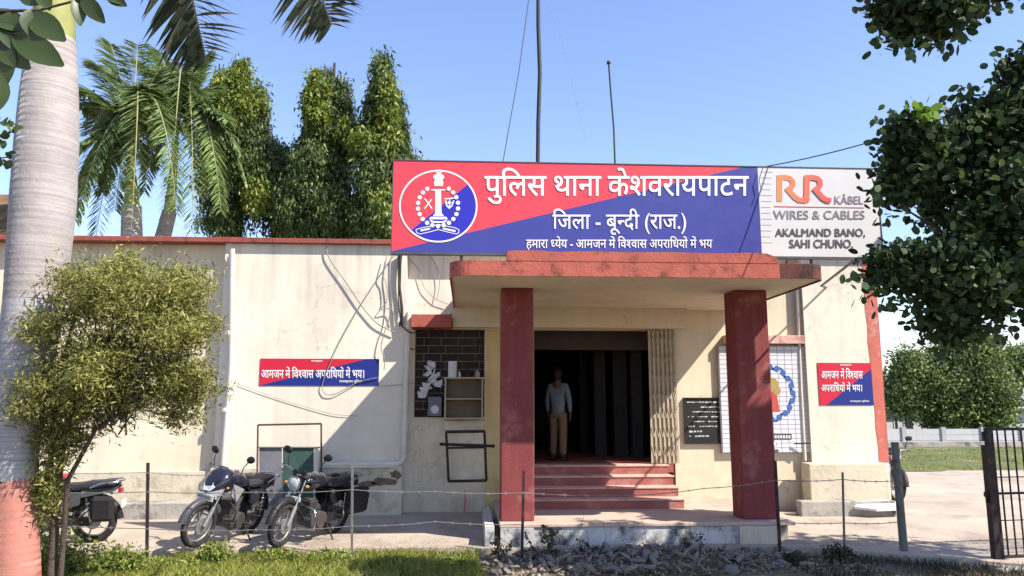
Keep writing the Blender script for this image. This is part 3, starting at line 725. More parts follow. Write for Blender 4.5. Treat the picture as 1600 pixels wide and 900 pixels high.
# blackboard
p0, p1 = at(1071, 657, 13.16), at(1128, 657, 13.16); bz0, bz1 = at(1100, 692, 13.16).z, at(1100, 623, 13.16).z
T = thing('notice_blackboard', ((p0.x+p1.x)/2, 13.16, bz0), 'small blackboard with rows of faint white writing left of the tiled emblem panel', 'blackboard')
MB().box((p0.x, 13.165, bz0), (p1.x, 13.198, bz1)).build('board', slate_m, T)
fb = MB()
for a, b in (((p0.x-.02, bz0-.02), (p1.x+.02, bz0)), ((p0.x-.02, bz1), (p1.x+.02, bz1+.02)), ((p0.x-.02, bz0), (p0.x, bz1)), ((p1.x, bz0), (p1.x+.02, bz1))): fb.box((a[0], 13.15, a[1]), (b[0], 13.199, b[1]))
fb.build('board_frame', iron_m, T)
mb = MB()
for r_ in range(8):
    z = bz1-.055-r_*.082; x = p0.x+(.03 if r_ != 1 else .25)+random.uniform(0, .04)
    if r_ > 5: x = p0.x+.06
    while x < p1.x-.05:
        l = random.uniform(.02, .07); hh = random.uniform(.010, .02)*(1.5 if r_ > 5 else 1)
        if random.random() < (.85 if r_ < 6 else .7):
            mb.poly([(x, 13.162, z-hh), (x+l, 13.162, z-hh*random.uniform(.3, 1)), (x+l, 13.162, z+hh*random.uniform(0, .6)), (x, 13.162, z+hh*.3)])
        x += l+random.uniform(.006, .02)
        if r_ > 5 and x > p0.x+.34: break
mb.build('chalk_writing', chalk_m, T)['kind'] = 'stuff'
# tiled emblem panel
q0, q1 = at(1126, 620, 13.12), at(1263, 620, 13.12); tz0, tz1 = at(1195, 707, 13.12).z, at(1195, 541, 13.12).z
T = thing('tiled_emblem_panel', ((q0.x+q1.x)/2, 13.12, tz0), 'white tiled wall panel with a blue wreath emblem behind the right porch column', 'tile panel')
MB().box((q0.x-.015, 13.128, tz0-.015), (q1.x+.015, 13.199, tz1+.015)).build('backing', grout_m, T)
NC, NR = 12, 23; tw, th = (q1.x-q0.x)/NC, (tz1-tz0)/NR; tm = None
off_ = Vector(T.location)
for j in range(NR):
    for i in range(NC):
        if tm is None:
            tl = MB().box((-tw/2+.004, 0, -th/2+.004), (tw/2-.004, .008, th/2-.004)).build('tile', tile_m, T, local=True); tm = tl
        else:
            tl = tm.copy(); COL.objects.link(tl); tl.parent = T
        tl.location = Vector((q0.x+tw*(i+.5), 13.12+random.uniform(-.0015, .0015), tz0+th*(j+.5)))-off_
tcx = at(1199, 614, 13.12); yy = 13.116
mb = MB()
for i in range(22):
    a = 2*math.pi*i/22; c_ = tcx+Vector((math.cos(a)*.45, 0, math.sin(a)*.46)); da = a+math.pi/2+.5*(-1)**i
    d_ = Vector((math.cos(da), 0, math.sin(da))); n_ = Vector((-d_.z, 0, d_.x))
    mb.poly([Vector((w_.x, yy, w_.z)) for w_ in (c_-d_*.095, c_+n_*.055, c_+d_*.095, c_-n_*.055)])
mb.build('wreath', tileblue, T)
mb = MB()
for a, b, c_, r1, r2 in ((tilegold, .08, .12, .13, .15), (tilegold, .17, .04, .07, .07)):
    mb.poly([tcx+Vector((b+math.cos(t_)*r1, yy-tcx.y-b*.008, c_+math.sin(t_)*r2)) for t_ in [i*math.pi/8 for i in range(16)]])
mb.build('emblem_lions', tilegold, T)
MB().poly([tcx+Vector((x, yy-tcx.y-.001, z)) for x, z in ((-.02, -.32), (.20, -.32), (.16, .02), (.04, .02))]).build('emblem_pillar', tilered, T)
MB().poly([at(a, b, yy) for a, b in ((1172, 678), (1237, 678), (1237, 687), (1172, 687))]).build('caption_bar', grey_p, T)
mb = MB()
for i in range(14):
    u = 1176+i*4.3; mb.poly([at(a, b, yy-.002) for a, b in ((u, 680.5), (u+2.8, 680), (u+3, 685), (u+.4, 684.6))])
for u in (1209, 1214): mb.poly([at(a, b, yy-.002) for a, b in ((u, 691), (u+3.6, 691), (u+2.5, 694.5), (u, 694.5))])
mb.build('caption_marks', white_p, T)['kind'] = 'stuff'
MB().poly([at(a, b, yy-.001) for a, b in ((1196, 706), (1217, 706), (1216, 702), (1206, 703), (1196, 702))]).build('caption_footer', grey_p, T)

# ------------------------------------------------------------ things under the brick window
a, b = at(694, 655, 12.95), at(755, 592, 12.95)
T = thing('wall_cabinet', ((a.x+b.x)/2, 12.95, a.z), 'open beige two-shelf cabinet fixed in front of the brick window', 'cabinet')
x0, x1, z0_, z1_ = a.x, b.x, a.z, b.z; t = .025
pbox('side_panel', (x0, 12.9, z0_), (x0+t, 13.18, z1_), wood_m, T); pbox('side_panel', (x1-t, 12.9, z0_), (x1, 13.18, z1_), wood_m, T)
pbox('top_panel', (x0-.02, 12.88, z1_), (x1+.02, 13.18, z1_+t), wood_m, T); pbox('bottom_panel', (x0+t, 12.9, z0_), (x1-t, 13.18, z0_+t), wood_m, T)
pbox('shelf', (x0+t, 12.905, (z0_+z1_)/2-.01), (x1-t, 13.17, (z0_+z1_)/2+.01), wood_m, T); pbox('back_panel', (x0+t, 13.15, z0_+t), (x1-t, 13.17, z1_), woodin, T)
zsh = z1_+t
def bottle(u, r, h, m, name, label, cat, Y=13.02):
    x = X(u, Y, 590); mb = MB(); mb.tube([(x, Y, zsh), (x, Y, zsh+h*.65), (x, Y, zsh+h*.8), (x, Y, zsh+h)], [r, r, r*.45, r*.4], 10)
    return tag(mb.build(name, m), label, cat)
mb = MB(); x = X(707, 13.0, 580); mb.tube([(x, 13.0, zsh), (x, 13.0, zsh+.27)], .075, 14); tag(mb.build('paper_roll', paper_m), 'white upright roll standing on top of the wall cabinet', 'roll')
bottle(718, .025, .11, paper_m, 'small_jar', 'small pale jar just right of the white roll on the cabinet', 'jar')
bottle(731, .035, .16, iron_m, 'dark_bottle', 'dark bottle in the middle of the cabinet top', 'bottle')
bottle(746, .04, .13, wood_m, 'tin_can', 'brownish tin at the right end of the cabinet top', 'tin')
# crumpled paper in front of the bricks
mb = MB()
for u, v, s_ in ((674, 570, .10), (670, 580, .12), (678, 590, .13), (668, 604, .10), (660, 616, .09), (684, 598, .1), (662, 608, .08)):
    c_ = at(u, v, 13.10)
    for _ in range(5):
        pts = [c_+Vector((random.uniform(-1, 1)*s_, random.uniform(-.4, .3)*s_*.6, random.uniform(-1, 1)*s_*.8)) for _ in range(4)]
        mb.add(pts, [(0,1,2),(0,2,3),(0,1,3),(1,2,3)])
tag(mb.build('crumpled_plastic', paper_m), 'crumpled white plastic sheet caught on the bricks left of the cabinet', 'plastic sheet')
T = thing('meter_box', (X(676, 13.1, 635), 13.1, at(676, 650, 13.1).z), 'pale grey meter box at the lower left of the brick window', 'meter box')
a, b = at(669, 650, 13.1), at(690, 620, 13.1)
pbox('casing', (a.x, 13.08, a.z), (b.x, 13.26, b.z), grey_b, T, .006); 
MB().tube([((a.x+b.x)/2, 13.075, a.z+.11), ((a.x+b.x)/2, 13.082, a.z+.11)], .07, 16).build('dial', paper_m, T)
a, b = at(694, 672, 13.15), at(756, 657, 13.15); tag(MB().box((a.x, 13.12, a.z), (b.x, 13.197, b.z)).build('white_sill_box', white_w, None, None, .005), 'white block on the wall directly under the cabinet', 'block')
# iron cooler stand
T = thing('cooler_stand', (X(730, 12.8, 755), 12.75, Z(755, 12.8, 730)), 'empty black iron bracket stand on the wall below the cabinet', 'stand')
Yf, Yb = 12.72, 13.17
c4 = {}
for n_, (u, v) in dict(tl=(697, 675), tr=(757, 674), ml=(697, 697), mr=(761, 694), bl=(701, 752), br=(760, 751)).items(): c4[n_] = at(u, v, Yf)
for a, b, r_ in (('tl','tr',.024),('tl','bl',.022),('tr','br',.022),('bl','br',.024)): MB().tube([c4[a], c4[b]], r_, 6).build('frame_bar', iron_m, T)
MB().tube([at(687, 694, Yf), at(773, 697, Yf)], .026, 6).build('cross_bar', iron_m, T); MB().tube([at(697, 700, Yf), at(760, 699, Yf)], .018, 6).build('cross_bar', iron_m, T)
for n_ in ('tl', 'tr', 'bl', 'br'): MB().tube([c4[n_], (c4[n_].x, Yb, c4[n_].z)], .014, 6).build('wall_bracket', iron_m, T)
# thin red tape
tag(MB().tube([at(726, 765, 12.2), at(727, 782, 12.2), at(725, 800, 12.25)], .008, 5).build('red_tape', redcloth), 'short strip of red tape hanging below the iron stand', 'tape')
# cable tangle on the wall
T = thing('cable_tangle', (X(615, 12.9, 480), 12.9, Z(570, 12.9, 615)), 'tangle of loose black and grey cables hanging on the wall left of the window', 'cables')
def cab(pts, r_, m, Y=12.93, wob=1.2, n_=5):
    P_ = []; 
    for i in range(len(pts)-1):
        (a, b), (c_, d) = pts[i], pts[i+1]
        for k in range(n_): t_ = k/n_; P_.append(at(a+(c_-a)*t_+random.uniform(-wob, wob)*.25, b+(d-b)*t_, Y+random.uniform(-.004, .004)))
    P_.append(at(*pts[-1], Y))
    for _ in range(3): P_ = [P_[0]]+[(P_[i-1]+P_[i]*2+P_[i+1])/4 for i in range(1, len(P_)-1)]+[P_[-1]]
    return MB().tube(P_, r_, 5).build('cable', m, T)
for k in range(6): cab([(622+k*1.2+random.uniform(-2, 2), 394), (624+random.uniform(-3, 3), 440), (626+random.uniform(-4, 4), 480), (628+random.uniform(-4, 2), 510)], .011, cable_m, 12.90+.01*k)
cab([(612, 396), (606, 430), (612, 460), (608, 500), (600, 520), (594, 545), (602, 560), (600, 578)], .009, greycable)
cab([(605, 400), (596, 430), (604, 440), (606, 470), (592, 486), (612, 480), (618, 500)], .008, greycable)
cab([(509, 380), (512, 402), (540, 440), (566, 480), (588, 506), (618, 520)], .010, greycable, 12.95)
cab([(616, 398), (590, 436), (560, 482), (530, 535), (508, 585), (502, 606), (508, 617), (522, 617), (545, 605), (560, 596), (590, 590)], .007, greycable, 12.965, .2)
cab([(627, 505), (628, 530), (640, 546), (655, 545)], .010, cable_m, 13.05)
cab([(629, 510), (640, 520), (655, 520), (680, 512), (706, 490)], .012, cable_m, 12.85)
cab([(634, 400), (655, 420), (662, 450), (680, 468), (700, 475)], .006, greycable, 13.15); cab([(672, 398), (684, 420), (688, 440), (682, 470)], .006, greycable, 13.15)
cab([(372, 600), (440, 625), (520, 648), (560, 650)], .004, greycable, 12.98, 0.4); cab([(100, 392), (120, 430), (150, 470), (200, 500)], .004, greycable, 13.12, .4)
cab([(590, 604), (640, 600), (650, 597)], .005, greycable, 12.93, .3)

# ------------------------------------------------------------ notice frame by the motorcycles
T = thing('notice_stand', (X(452, 12.5, 780), 12.5, .17), 'thin metal frame with grey and green boards behind the motorcycles', 'notice stand')
f = {n_: at(u, v, 12.5) for n_, (u, v) in dict(tl=(403, 664), tr=(502, 662), bl=(401, 800), br=(502, 800)).items()}
for a, b in (('tl','tr'), ('tl','bl'), ('tr','br')): MB().tube([f[a], f[b]], .016, 6).build('frame_bar', rust_m, T)
def ppoly(name, us, Y, m, par, th=.02): return MB().poly([at(u, v, Y) for u, v in us], (0, th, 0)).build(name, m, par)
ppoly('board', [(405, 790), (405, 700), (440, 700), (440, 790)], 12.52, grey_b, T); ppoly('board', [(442, 790), (442, 700), (490, 700), (490, 790)], 12.52, green_b, T)
ppoly('board_edge', [(490, 790), (490, 699), (497, 699), (497, 790)], 12.51, white_w, T)
MB().tube([at(404, 699, 12.5), at(500, 699, 12.5)], .012, 6).build('frame_bar', alloy_m, T)

# ------------------------------------------------------------ motorcycles
def motorcycle(loc, heading, lean, steer, style, label):
    T = thing('motorcycle', loc, label, 'motorcycle', 'motorcycles parked in the yard', (R(lean), 0, heading))
    T.scale = (.94, .94, .94)
    SM = Matrix.Translation((1.04, 0, 0)) @ Matrix.Rotation(R(steer), 4, 'Z') @ Matrix.Translation((-1.04, 0, 0))
    paint = {'sport': bblue, 'classic': bblack, 'commuter': bgrey, 'old': bgrey}[style]
    def wheel(x, front):
        w_ = MB().torus((x, 0, .30), .262, .043 if front else .052, n=40, m=10).build('wheel', tyre_m, T, local=True)
        rim = MB().torus((x, 0, .30), .215, .016, n=32, m=6)
        hub = MB().tube([(x, -.06, .30), (x, .06, .30)], .045, 12)
        if style in ('sport', 'commuter'):
            for k in range(5):
                a = 2*math.pi*k/5; hub.tube([(x+.03*math.cos(a), 0, .30+.03*math.sin(a)), (x+.21*math.cos(a), 0, .30+.21*math.sin(a))], [.018, .012], 6)
        else:
            for k in range(18):
                a = 2*math.pi*k/18; hub.tube([(x, .03*(-1)**k, .30), (x+.21*math.cos(a), 0, .30+.21*math.sin(a))], .0035, 4)
        dr = MB().tube([(x, .045, .30), (x, .055, .30)], .11, 18)
        for mb_, nm, mm in ((rim, 'rim', alloy_m), (hub, 'hub', alloy_m), (dr, 'brake_disc', alloy_m)):
            if front: mb_.xform(SM)
            mb_.build(nm, mm, w_, local=True)
        if front: w_.data.transform(SM)
        return w_
    def P_(mb_, nm, mm, fr=False, par=None):
        if fr: mb_.xform(SM)
        return mb_.build(nm, mm, par or T, local=True)
    wheel(0, False); wheel(1.28, True)
    for s_ in (-1, 1):
        fk = P_(MB().tube([(1.28, s_*.085, .30), (1.17, s_*.085, .56)], .031, 10), 'fork_leg', alloy_m, True)
        P_(MB().tube([(1.17, s_*.085, .56), (1.03, s_*.085, .90)], .019, 8), 'fork_tube', chrome_m, True, fk)
        P_(MB().tube([(-.0, s_*.12, .32), (.06, s_*.14, .66)], .022, 8).torus((.015, s_*.125, .40), .036, .008, 'z', 12, 5).torus((.025, s_*.129, .46), .036, .008, 'z', 12, 5).torus((.035, s_*.132, .52), .036, .008, 'z', 12, 5).torus((.045, s_*.135, .58), .036, .008, 'z', 12, 5), 'shock_absorber', chrome_m)
        P_(MB().tube([(.0, s_*.11, .30), (.42, s_*.1, .34)], .02, 8), 'swing_arm', engine_m)
        P_(MB().tube([(.50, s_*.12, .27), (.50, s_*.30, .27)], .016, 8), 'footrest', tyre_m)
        P_(MB().tube([(.22, s_*.12, .33), (.22, s_*.26, .35)], .014, 8), 'footrest', tyre_m)
        P_(MB().tube([(1.04, s_*.08, .97), (1.0, s_*.22, 1.03), (.92, s_*.36, 1.03)], .012, 8), 'handlebar', chrome_m, True)
        P_(MB().tube([(.945, s_*.30, 1.03), (.90, s_*.40, 1.03)], .019, 8), 'grip', tyre_m, True)
        P_(MB().tube([(.98, s_*.26, 1.045), (1.02, s_*.38, 1.03)], .007, 6), 'lever', alloy_m, True)
        mi = P_(MB().tube([(.98, s_*.25, 1.03), (.99, s_*.27, 1.14), (.95, s_*.30, 1.22)], .008, 6), 'mirror', black_m, True)
        P_(MB().ball((.95, s_*.33, 1.26), (.018, .075, .05), 12, 8, (s_*.25, 0, 0)), 'mirror_glass', black_m, True, mi)
        P_(MB().ball((1.10, s_*.17, .84), (.035, .028, .022), 10, 6), 'indicator', M('amber_lens', (.6,.25,.03), .3), True)
        P_(MB().ball((-.18, s_*.14, .66), (.03, .026, .02), 10, 6), 'indicator', M('amber_lens'))
    P_(MB().tube([(1.05, 0, .72), (1.0, 0, .95)], .035, 10).box((.97, -.11, .93), (1.06, .11, .955)).box((1.05, -.11, .73), (1.12, .11, .75)), 'triple_clamp', engine_m, True)
    P_(MB().tube([(1.0, 0, .84), (.62, 0, .78), (.30, 0, .68), (-.22, 0, .72)], .024, 8).tube([(1.02, 0, .78), (.92, 0, .45), (.72, 0, .22), (.40, 0, .22), (.32, 0, .66)], .022, 8), 'frame', black_m)
    e = MB().box((.45, -.13, .22), (.80, .13, .40), None)
    e.tube([(.58, -.17, .31), (.58, .17, .31)], .11, 16).tube([(.74, -.14, .31), (.74, .14, .31)], .075, 14)
    for k in range(7): e.box((.62+k*.006, -.095, .41+k*.026), (.80+k*.006, .095, .422+k*.026))
    e.box((.66, -.07, .40), (.80, .07, .60)); P_(e, 'engine', engine_m)
    ex = P_(MB().tube([(.82, -.06, .50), (.92, -.10, .42), (.86, -.13, .24), (.62, -.16, .20), (.3, -.17, .22)], .019, 8), 'exhaust_pipe', chrome_m)
    P_(MB().tube([(.30, -.17, .22), (.22, -.175, .235), (-.28, -.19, .32)], [.025, .045, .045], 12), 'muffler', chrome_m if style != 'sport' else black_m, False, ex)
    P_(MB().box((.02, .10, .25), (.45, .13, .37), (0, .03, 0)), 'chain_cover', black_m)
    P_(MB().tube([(.42, .14, .24), (.40, .30, .02)], .012, 6), 'side_stand', black_m)
    for s_ in (-1, 1): P_(MB().tube([(1.0, s_*.20, 1.03), (1.10, s_*.17, .98), (1.13, s_*.08, .84), (1.04, s_*.05, .70)], .005, 5), 'control_cable', cable_m, True)
    P_(MB().tube([(.80, .14, .36), (.84, .17, .30), (.84, .18, .24)], .012, 6).box((.70, .15, .22), (.88, .19, .235)), 'gear_pedal', black_m)
    # tank, seat, side panels, tail
    if style == 'classic': tk = [((.42,0,.80),.08,.05),((.50,0,.83),.12,.085),((.65,0,.855),.15,.105),((.80,0,.86),.155,.11),((.92,0,.86),.13,.095),((.99,0,.855),.07,.05)]
    else: tk = [((.40,0,.80),.08,.05),((.48,0,.83),.12,.09),((.62,0,.87),.15,.12),((.78,0,.88),.17,.13),((.92,0,.865),.15,.11),((1.0,0,.84),.08,.06)]
    tank = P_(MB().loft(tk, 18, 2.4), 'fuel_tank', paint)
    P_(MB().tube([(.72, 0, tk[3][0][2]+tk[3][2]-.005), (.72, 0, tk[3][0][2]+tk[3][2]+.012)], .035, 14), 'fuel_cap', chrome_m, False, tank)
    P_(MB().loft([((.46,0,.795),.09,.035),((.38,0,.79),.13,.05),((.20,0,.79),.14,.055),((.05,0,.815),.135,.06),((-.20,0,.83),.125,.055),((-.33,0,.835),.07,.035)], 16, 3.2), 'seat', seat_m)
    for s_ in (-1, 1):
        mb_ = MB(); pts = [(.46,s_*.13,.74),(.44,s_*.155,.60),(.34,s_*.16,.50),(.16,s_*.15,.56),(.14,s_*.13,.72)]; mb_.poly(pts, (0, -s_*.03, 0)); P_(mb_, 'side_panel', paint if style != 'commuter' else bgrey)
        P_(MB().poly([(.14,s_*.12,.76),(.14,s_*.14,.66),(-.30,s_*.09,.74),(-.36,s_*.07,.80)], (0, -s_*.03, 0)), 'tail_panel', paint)
    P_(MB().tube([(.02,-.15,.80),(-.12,-.17,.86),(-.34,-.13,.88),(-.40,0,.885),(-.34,.13,.88),(-.12,.17,.86),(.02,.15,.80)], .012, 8), 'grab_rail', chrome_m if style != 'classic' else alloy_m)
    P_(MB().box((-.37, -.06, .70), (-.33, .06, .76)), 'tail_light', tail_m)
    P_(MB().torus((0, 0, .30), .345, .06, n=16, m=8, a0=R(25), a1=R(175), flat=1.0), 'rear_mudguard', black_m)
    P_(MB().box((-.40, -.09, .50), (-.385, .09, .60)), 'rear_plate', plate_m)
    P_(MB().torus((1.28, 0, .30), .335, .055, n=18, m=8, a0=R(10), a1=R(150)), 'front_mudguard', bgrey if style == 'sport' else (black_m if style == 'classic' else black_m), True)
    if style == 'sport':
        fa = MB()
        fa.loft([((.98,0,.90),.17,.17),((1.07,0,.91),.20,.18),((1.16,0,.88),.185,.155),((1.24,0,.83),.14,.11),((1.275,0,.80),.075,.055)], 20, 2.5); fo = P_(fa, 'headlamp_fairing', bblue, True)
        P_(MB().poly([(1.245,-.10,.84),(1.285,-.06,.78),(1.285,.06,.78),(1.245,.10,.84),(1.23,.05,.91),(1.23,-.05,.91)], (.02,0,0)), 'headlight', glass_m, True, fo)
        P_(MB().poly([(1.20,-.19,.75),(1.27,-.07,.70),(1.27,.07,.70),(1.20,.19,.75),(1.18,.20,.84),(1.265,.06,.765),(1.265,-.06,.765),(1.18,-.20,.84)], (.025,0,0)), 'nose_trim', bsilver, True, fo)
        P_(MB().poly([(1.12,-.10,1.03),(1.20,-.08,.96),(1.20,.08,.96),(1.12,.10,1.03),(1.06,.08,1.10),(1.06,-.08,1.10)], (-.006,0,0)), 'windscreen', bgrey, True, fo)
        pl = P_(MB().box((1.30, -.15, .655), (1.312, .15, .735)), 'number_plate', plate_m, True)
        mb_ = MB(); y = -.115
        for i in range(9): mb_.box((1.3122, y, .672), (1.3132, y+.017, .716)); y += .0255
        P_(mb_, 'plate_marks', grey_p, True, pl)
        P_(MB().tube([(.92,-.10,.35),(.95,-.26,.38),(.95,-.28,.52),(.92,-.12,.62)], .011, 8), 'crash_guard', black_m)
        P_(MB().tube([(.92,.10,.35),(.95,.26,.38),(.95,.28,.52),(.92,.12,.62)], .011, 8), 'crash_guard', black_m)
        for s_ in (-1, 1): P_(MB().poly([(.98,s_*.15,.88),(1.0,s_*.17,.72),(.84,s_*.18,.62),(.70,s_*.18,.78)], (0,-s_*.03,0)), 'tank_shroud', bsilver)
    else:
        hl = P_(MB().tube([(1.06,0,.86),(1.12,0,.86),(1.18,0,.86)], [.05,.09,.098], 18), 'headlight', black_m if style != 'old' else bsilver, True)
        P_(MB().torus((1.182,0,.86), .094, .010, 'x', 24, 6), 'headlight_rim', chrome_m, True, hl)
        P_(MB().ball((1.175,0,.86), (.03,.09,.09), 18, 8), 'headlight_glass', glass_m, True, hl)
        P_(MB().tube([(1.06,-.07,1.0),(1.09,-.07,1.0)], .04, 12).tube([(1.06,.07,1.0),(1.09,.07,1.0)], .04, 12), 'instruments', black_m, True)
    if style == 'classic':
        P_(MB().tube([(.94,0,.56),(.96,-.28,.52),(.94,-.32,.40),(.90,-.28,.24),(.86,0,.20)], .013, 8).tube([(.94,0,.56),(.96,.28,.52),(.94,.32,.40),(.90,.28,.24),(.86,0,.20)], .013, 8), 'crash_guard', chrome_m)
        P_(MB().box((-.30,-.33,.38),(.12,-.18,.72)), 'saddle_bag', bag_m).modifiers.new('b','BEVEL').width = .04
        P_(MB().box((-.32,.18,.36),(.14,.35,.74)), 'saddle_bag', bag_m).modifiers.new('b','BEVEL').width = .04
        P_(MB().loft([((.30,0,.90),.04,.02),((.24,0,.90),.05,.03),((.15,0,.90),.05,.025)], 12), 'seat_cushion', seat_m)
        P_(MB().box((1.13, -.12, .62), (1.145, .12, .68)), 'number_plate', plate_m, True)
    if style == 'commuter':
        P_(MB().box((-.34,.16,.34),(-.02,.28,.70)), 'saddle_bag', bag_m).modifiers.new('b','BEVEL').width = .05
        P_(MB().ball((.44,0,.93),(.10,.10,.045),12,6), 'red_cloth', redcloth)
    return T
def bike_at(rear, front, lean, steer, style, label):
    d_ = front-rear; hd = math.atan2(d_.y, d_.x); return motorcycle((rear.x, rear.y, yard_z(rear.y)), hd, lean, steer, style, label)
r1 = gz(386, 834, .13); motor2 = bike_at(r1, r1+Vector((-.33, -1.2, 0)), -12, -10, 'sport', 'dark fairing motorcycle with white number plate, leaning, left of the round-headlamp one')
r2 = gz(520, 831, .15); motor3 = bike_at(r2, r2+Vector((-.55, -1.12, 0)), -10, 6, 'classic', 'black motorcycle with round headlamp and saddle bags nearest the porch')
r3 = gz(146, 846, .12); motor1 = bike_at(r3, r3+Vector((-1.25, -.12, 0)), -7, 0, 'commuter', 'grey-black motorcycle half hidden behind the palm trunk and bush')
r4 = Vector((X(1382, 14.6, 770), 15.0, 0)); motor4 = bike_at(r4, r4+Vector((-.25, -1.1, 0)), -8, 10, 'old', 'grey motorcycle parked beyond the right corner of the building')
T = tag(MB().poly([at(1335, 795, 12.45), at(1345, 786, 12.6), at(1378, 783, 12.6), at(1408, 788, 12.5), at(1412, 797, 12.4), at(1370, 799, 12.3)], (0, 0, .035)).build('broken_white_slab', M('whitewashed_slab', (.72,.72,.74), .8, .15, 6, .3)), 'broken white slab lying at the foot of the right-hand pier', 'slab')

# ------------------------------------------------------------ wire fence
T = thing('wire_fence', (X(818, 10.1, 870), 10.05, -.02), 'rusty iron post and barbed wire fence along the front of the yard', 'fence')
FY = 10.08
posts = [((232, 723), (230, 882), .016, iron_m), ((551, 722), (550, 866), .014, greypost), ((818, 735), (815, 878), .017, iron_m), ((1211, 720), (1219, 868), .017, iron_m), ((1316, 738), (1319, 856), .011, greypost)]
for (a, b), (c_, d), r_, mm in posts:
    p, q = at(a, b, FY), at(c_, d, FY); MB().box((-r_, -r_, 0), (r_, r_, (p-q).length+.1)).xform(Matrix.Translation(q-Vector((0,0,.1))) @ (p-q).to_track_quat('Z', 'Y').to_matrix().to_4x4()).build('post', mm, T)
p, q = at(1398, 691, FY), at(1413, 868, FY); MB().tube([q, p], [.052, .048], 10).build('post', greypost, T, 'thick leaning grey post')
def wirep(pts, r_=.0055):
    P_ = [at(u, v, FY-.015) for u, v in pts]; Q = []
    for i in range(len(P_)-1):
        n_ = 10
        for k in range(n_):
            t_ = k/n_; p = P_[i].lerp(P_[i+1], t_); p.z -= .03*4*t_*(1-t_)*.6; Q.append(p)
    Q.append(P_[-1]); mb_ = MB().tube(Q, r_, 5)
    d_ = 0
    for i in range(0, len(Q)-1, 2):
        p = Q[i]; mb_.tube([p+Vector((-.012, -.008, -.02)), p+Vector((.012, .008, .02))], .002, 4).tube([p+Vector((-.012, .008, .02)), p+Vector((.012, -.008, -.02))], .002, 4)
    return mb_.build('wire', wire_m, T)
wirep([(-60, 768), (60, 768), (231, 768), (400, 769), (551, 765), (680, 768), (817, 770)]); wirep([(-60, 812), (231, 826), (400, 828), (550, 822), (680, 815), (816, 819)])
wirep([(817, 770), (980, 774), (1100, 763), (1213, 750), (1317, 749), (1403, 751)]); wirep([(1218, 815), (1318, 817), (1408, 815)])
wirep([(-60, 738), (231, 738), (330, 742)], .004)

# ------------------------------------------------------------ iron gate at the right
T = thing('iron_gate', (X(1580, 9.6, 880), 9.6, 0), 'open dark iron bar gate with a thick hinge post at the right edge', 'gate')
GY = 9.6
gd = Vector((1.0, .12, 0)).normalized()
g0 = at(1552, 770, GY); g0.z = 0; top = at(1552, 668, GY).z; bot = at(1552, 874, GY).z
def gpt(s_, z): p = g0+gd*s_; return (p.x, p.y, z)
MB().box((g0.x-.075, GY-.05, bot-.25), (g0.x+.0, GY+.05, top-.22)).build('hinge_post', iron_m, T)
MB().box((g0.x-.035, GY-.03, top-.34), (g0.x+.02, GY+.03, top)).build('gate_stile', iron_m, T)
MB().tube([(g0.x-.05, GY-.03, top-.17), (g0.x-.05, GY-.03, top-.05)], .045, 10).build('hinge', iron_m, T)
MB().box((g0.x-.115, GY-.02, top-.98+.12), (g0.x-.075, GY+.02, top-.98+.18)).box((g0.x-.105, GY-.01, top-.93), (g0.x-.08, GY+.01, top-.78)).build('latch', iron_m, T)
MB().box((g0.x+.02, GY-.025, bot), (g0.x+.055, GY+.025, top-.01)).build('gate_stile', iron_m, T)
W_ = 3.2
for z, r_ in ((top-.02, .026), (top-.82, .02), (bot+.03, .022)):
    MB().tube([gpt(.05, z), gpt(W_, z)], r_, 4, smooth=False).build('rail', iron_m, T)
MB().tube([gpt(.05, top-.62), gpt(W_, top-.62)], .008, 4).build('rail', iron_m, T); MB().tube([gpt(.05, top-1.15+.0), gpt(W_, top-1.15)], .008, 4).build('rail', iron_m, T)
s_ = .135
while s_ < W_:
    MB().tube([gpt(s_, bot+.03), gpt(s_, top-.02)], .0115, 6).build('bar', iron_m, T); s_ += .118
MB().tube([gpt(W_, bot-.2), gpt(W_, top+.02)], .035, 6).build('gate_stile', iron_m, T)
tag(MB().box((X(1545, 9.35, 880), 9.15, -.12), (9.8, 9.75, .02)).build('gate_sill', concrete, None, None, .02), 'low concrete sill under the iron gate', 'sill')

# ------------------------------------------------------------ masts and wires on the roof
def mast(name, pts, Y, r_, label, ball=False):
    P_ = [at(u, v, Y) for u, v in pts]; P_[-1].z = min(P_[-1].z, ZT-.05)
    T = thing(name, P_[-1], label, 'antenna mast'); MB().tube(P_, r_, 8).build('pole', cable_m, T)
    if ball: MB().ball(P_[0], .045, 10, 6).build('tip', cable_m, T)
    return T
YM = 15.0
T = mast('antenna_mast', [(841, -60), (841, 40), (843.5, 115), (841, 190), (838, 300)], YM, .042, 'thick black antenna mast rising out of the picture above the sign board')
MB().tube([at(834, -60, YM), at(811, 110, YM-.6), at(786, 252, YM-1.2), at(782, 275, YM-1.3)], .009, 5).build('guy_wire', cable_m, T)
MB().tube([at(846, -20, YM), at(878, 60, YM), at(915, 220, YM)], .004, 4).build('guy_wire', greycable, T)
T = mast('whip_antenna', [(951, 98), (954, 140), (959, 200), (964, 300)], 14.6, .018, 'thin whip antenna standing right of the thick mast', True)
P_ = []
for i in range(17):
    t_ = i/16; P_.append(at(1192+(1420-1192)*t_, 261+(203-261)*t_+18*t_*(1-t_), 9.88-1.5*t_))
T = thing('overhead_cable', P_[0], 'black overhead cable running from the sign board into the right-hand tree', 'cable'); MB().tube(P_, .008, 5).build('cable', cable_m, T)
MB().tube([at(1192, 262, 9.78), at(1186, 280, 9.78), at(1189, 296, 9.78), at(1184, 310, 9.78)], .005, 5).build('loose_end', cable_m, T)
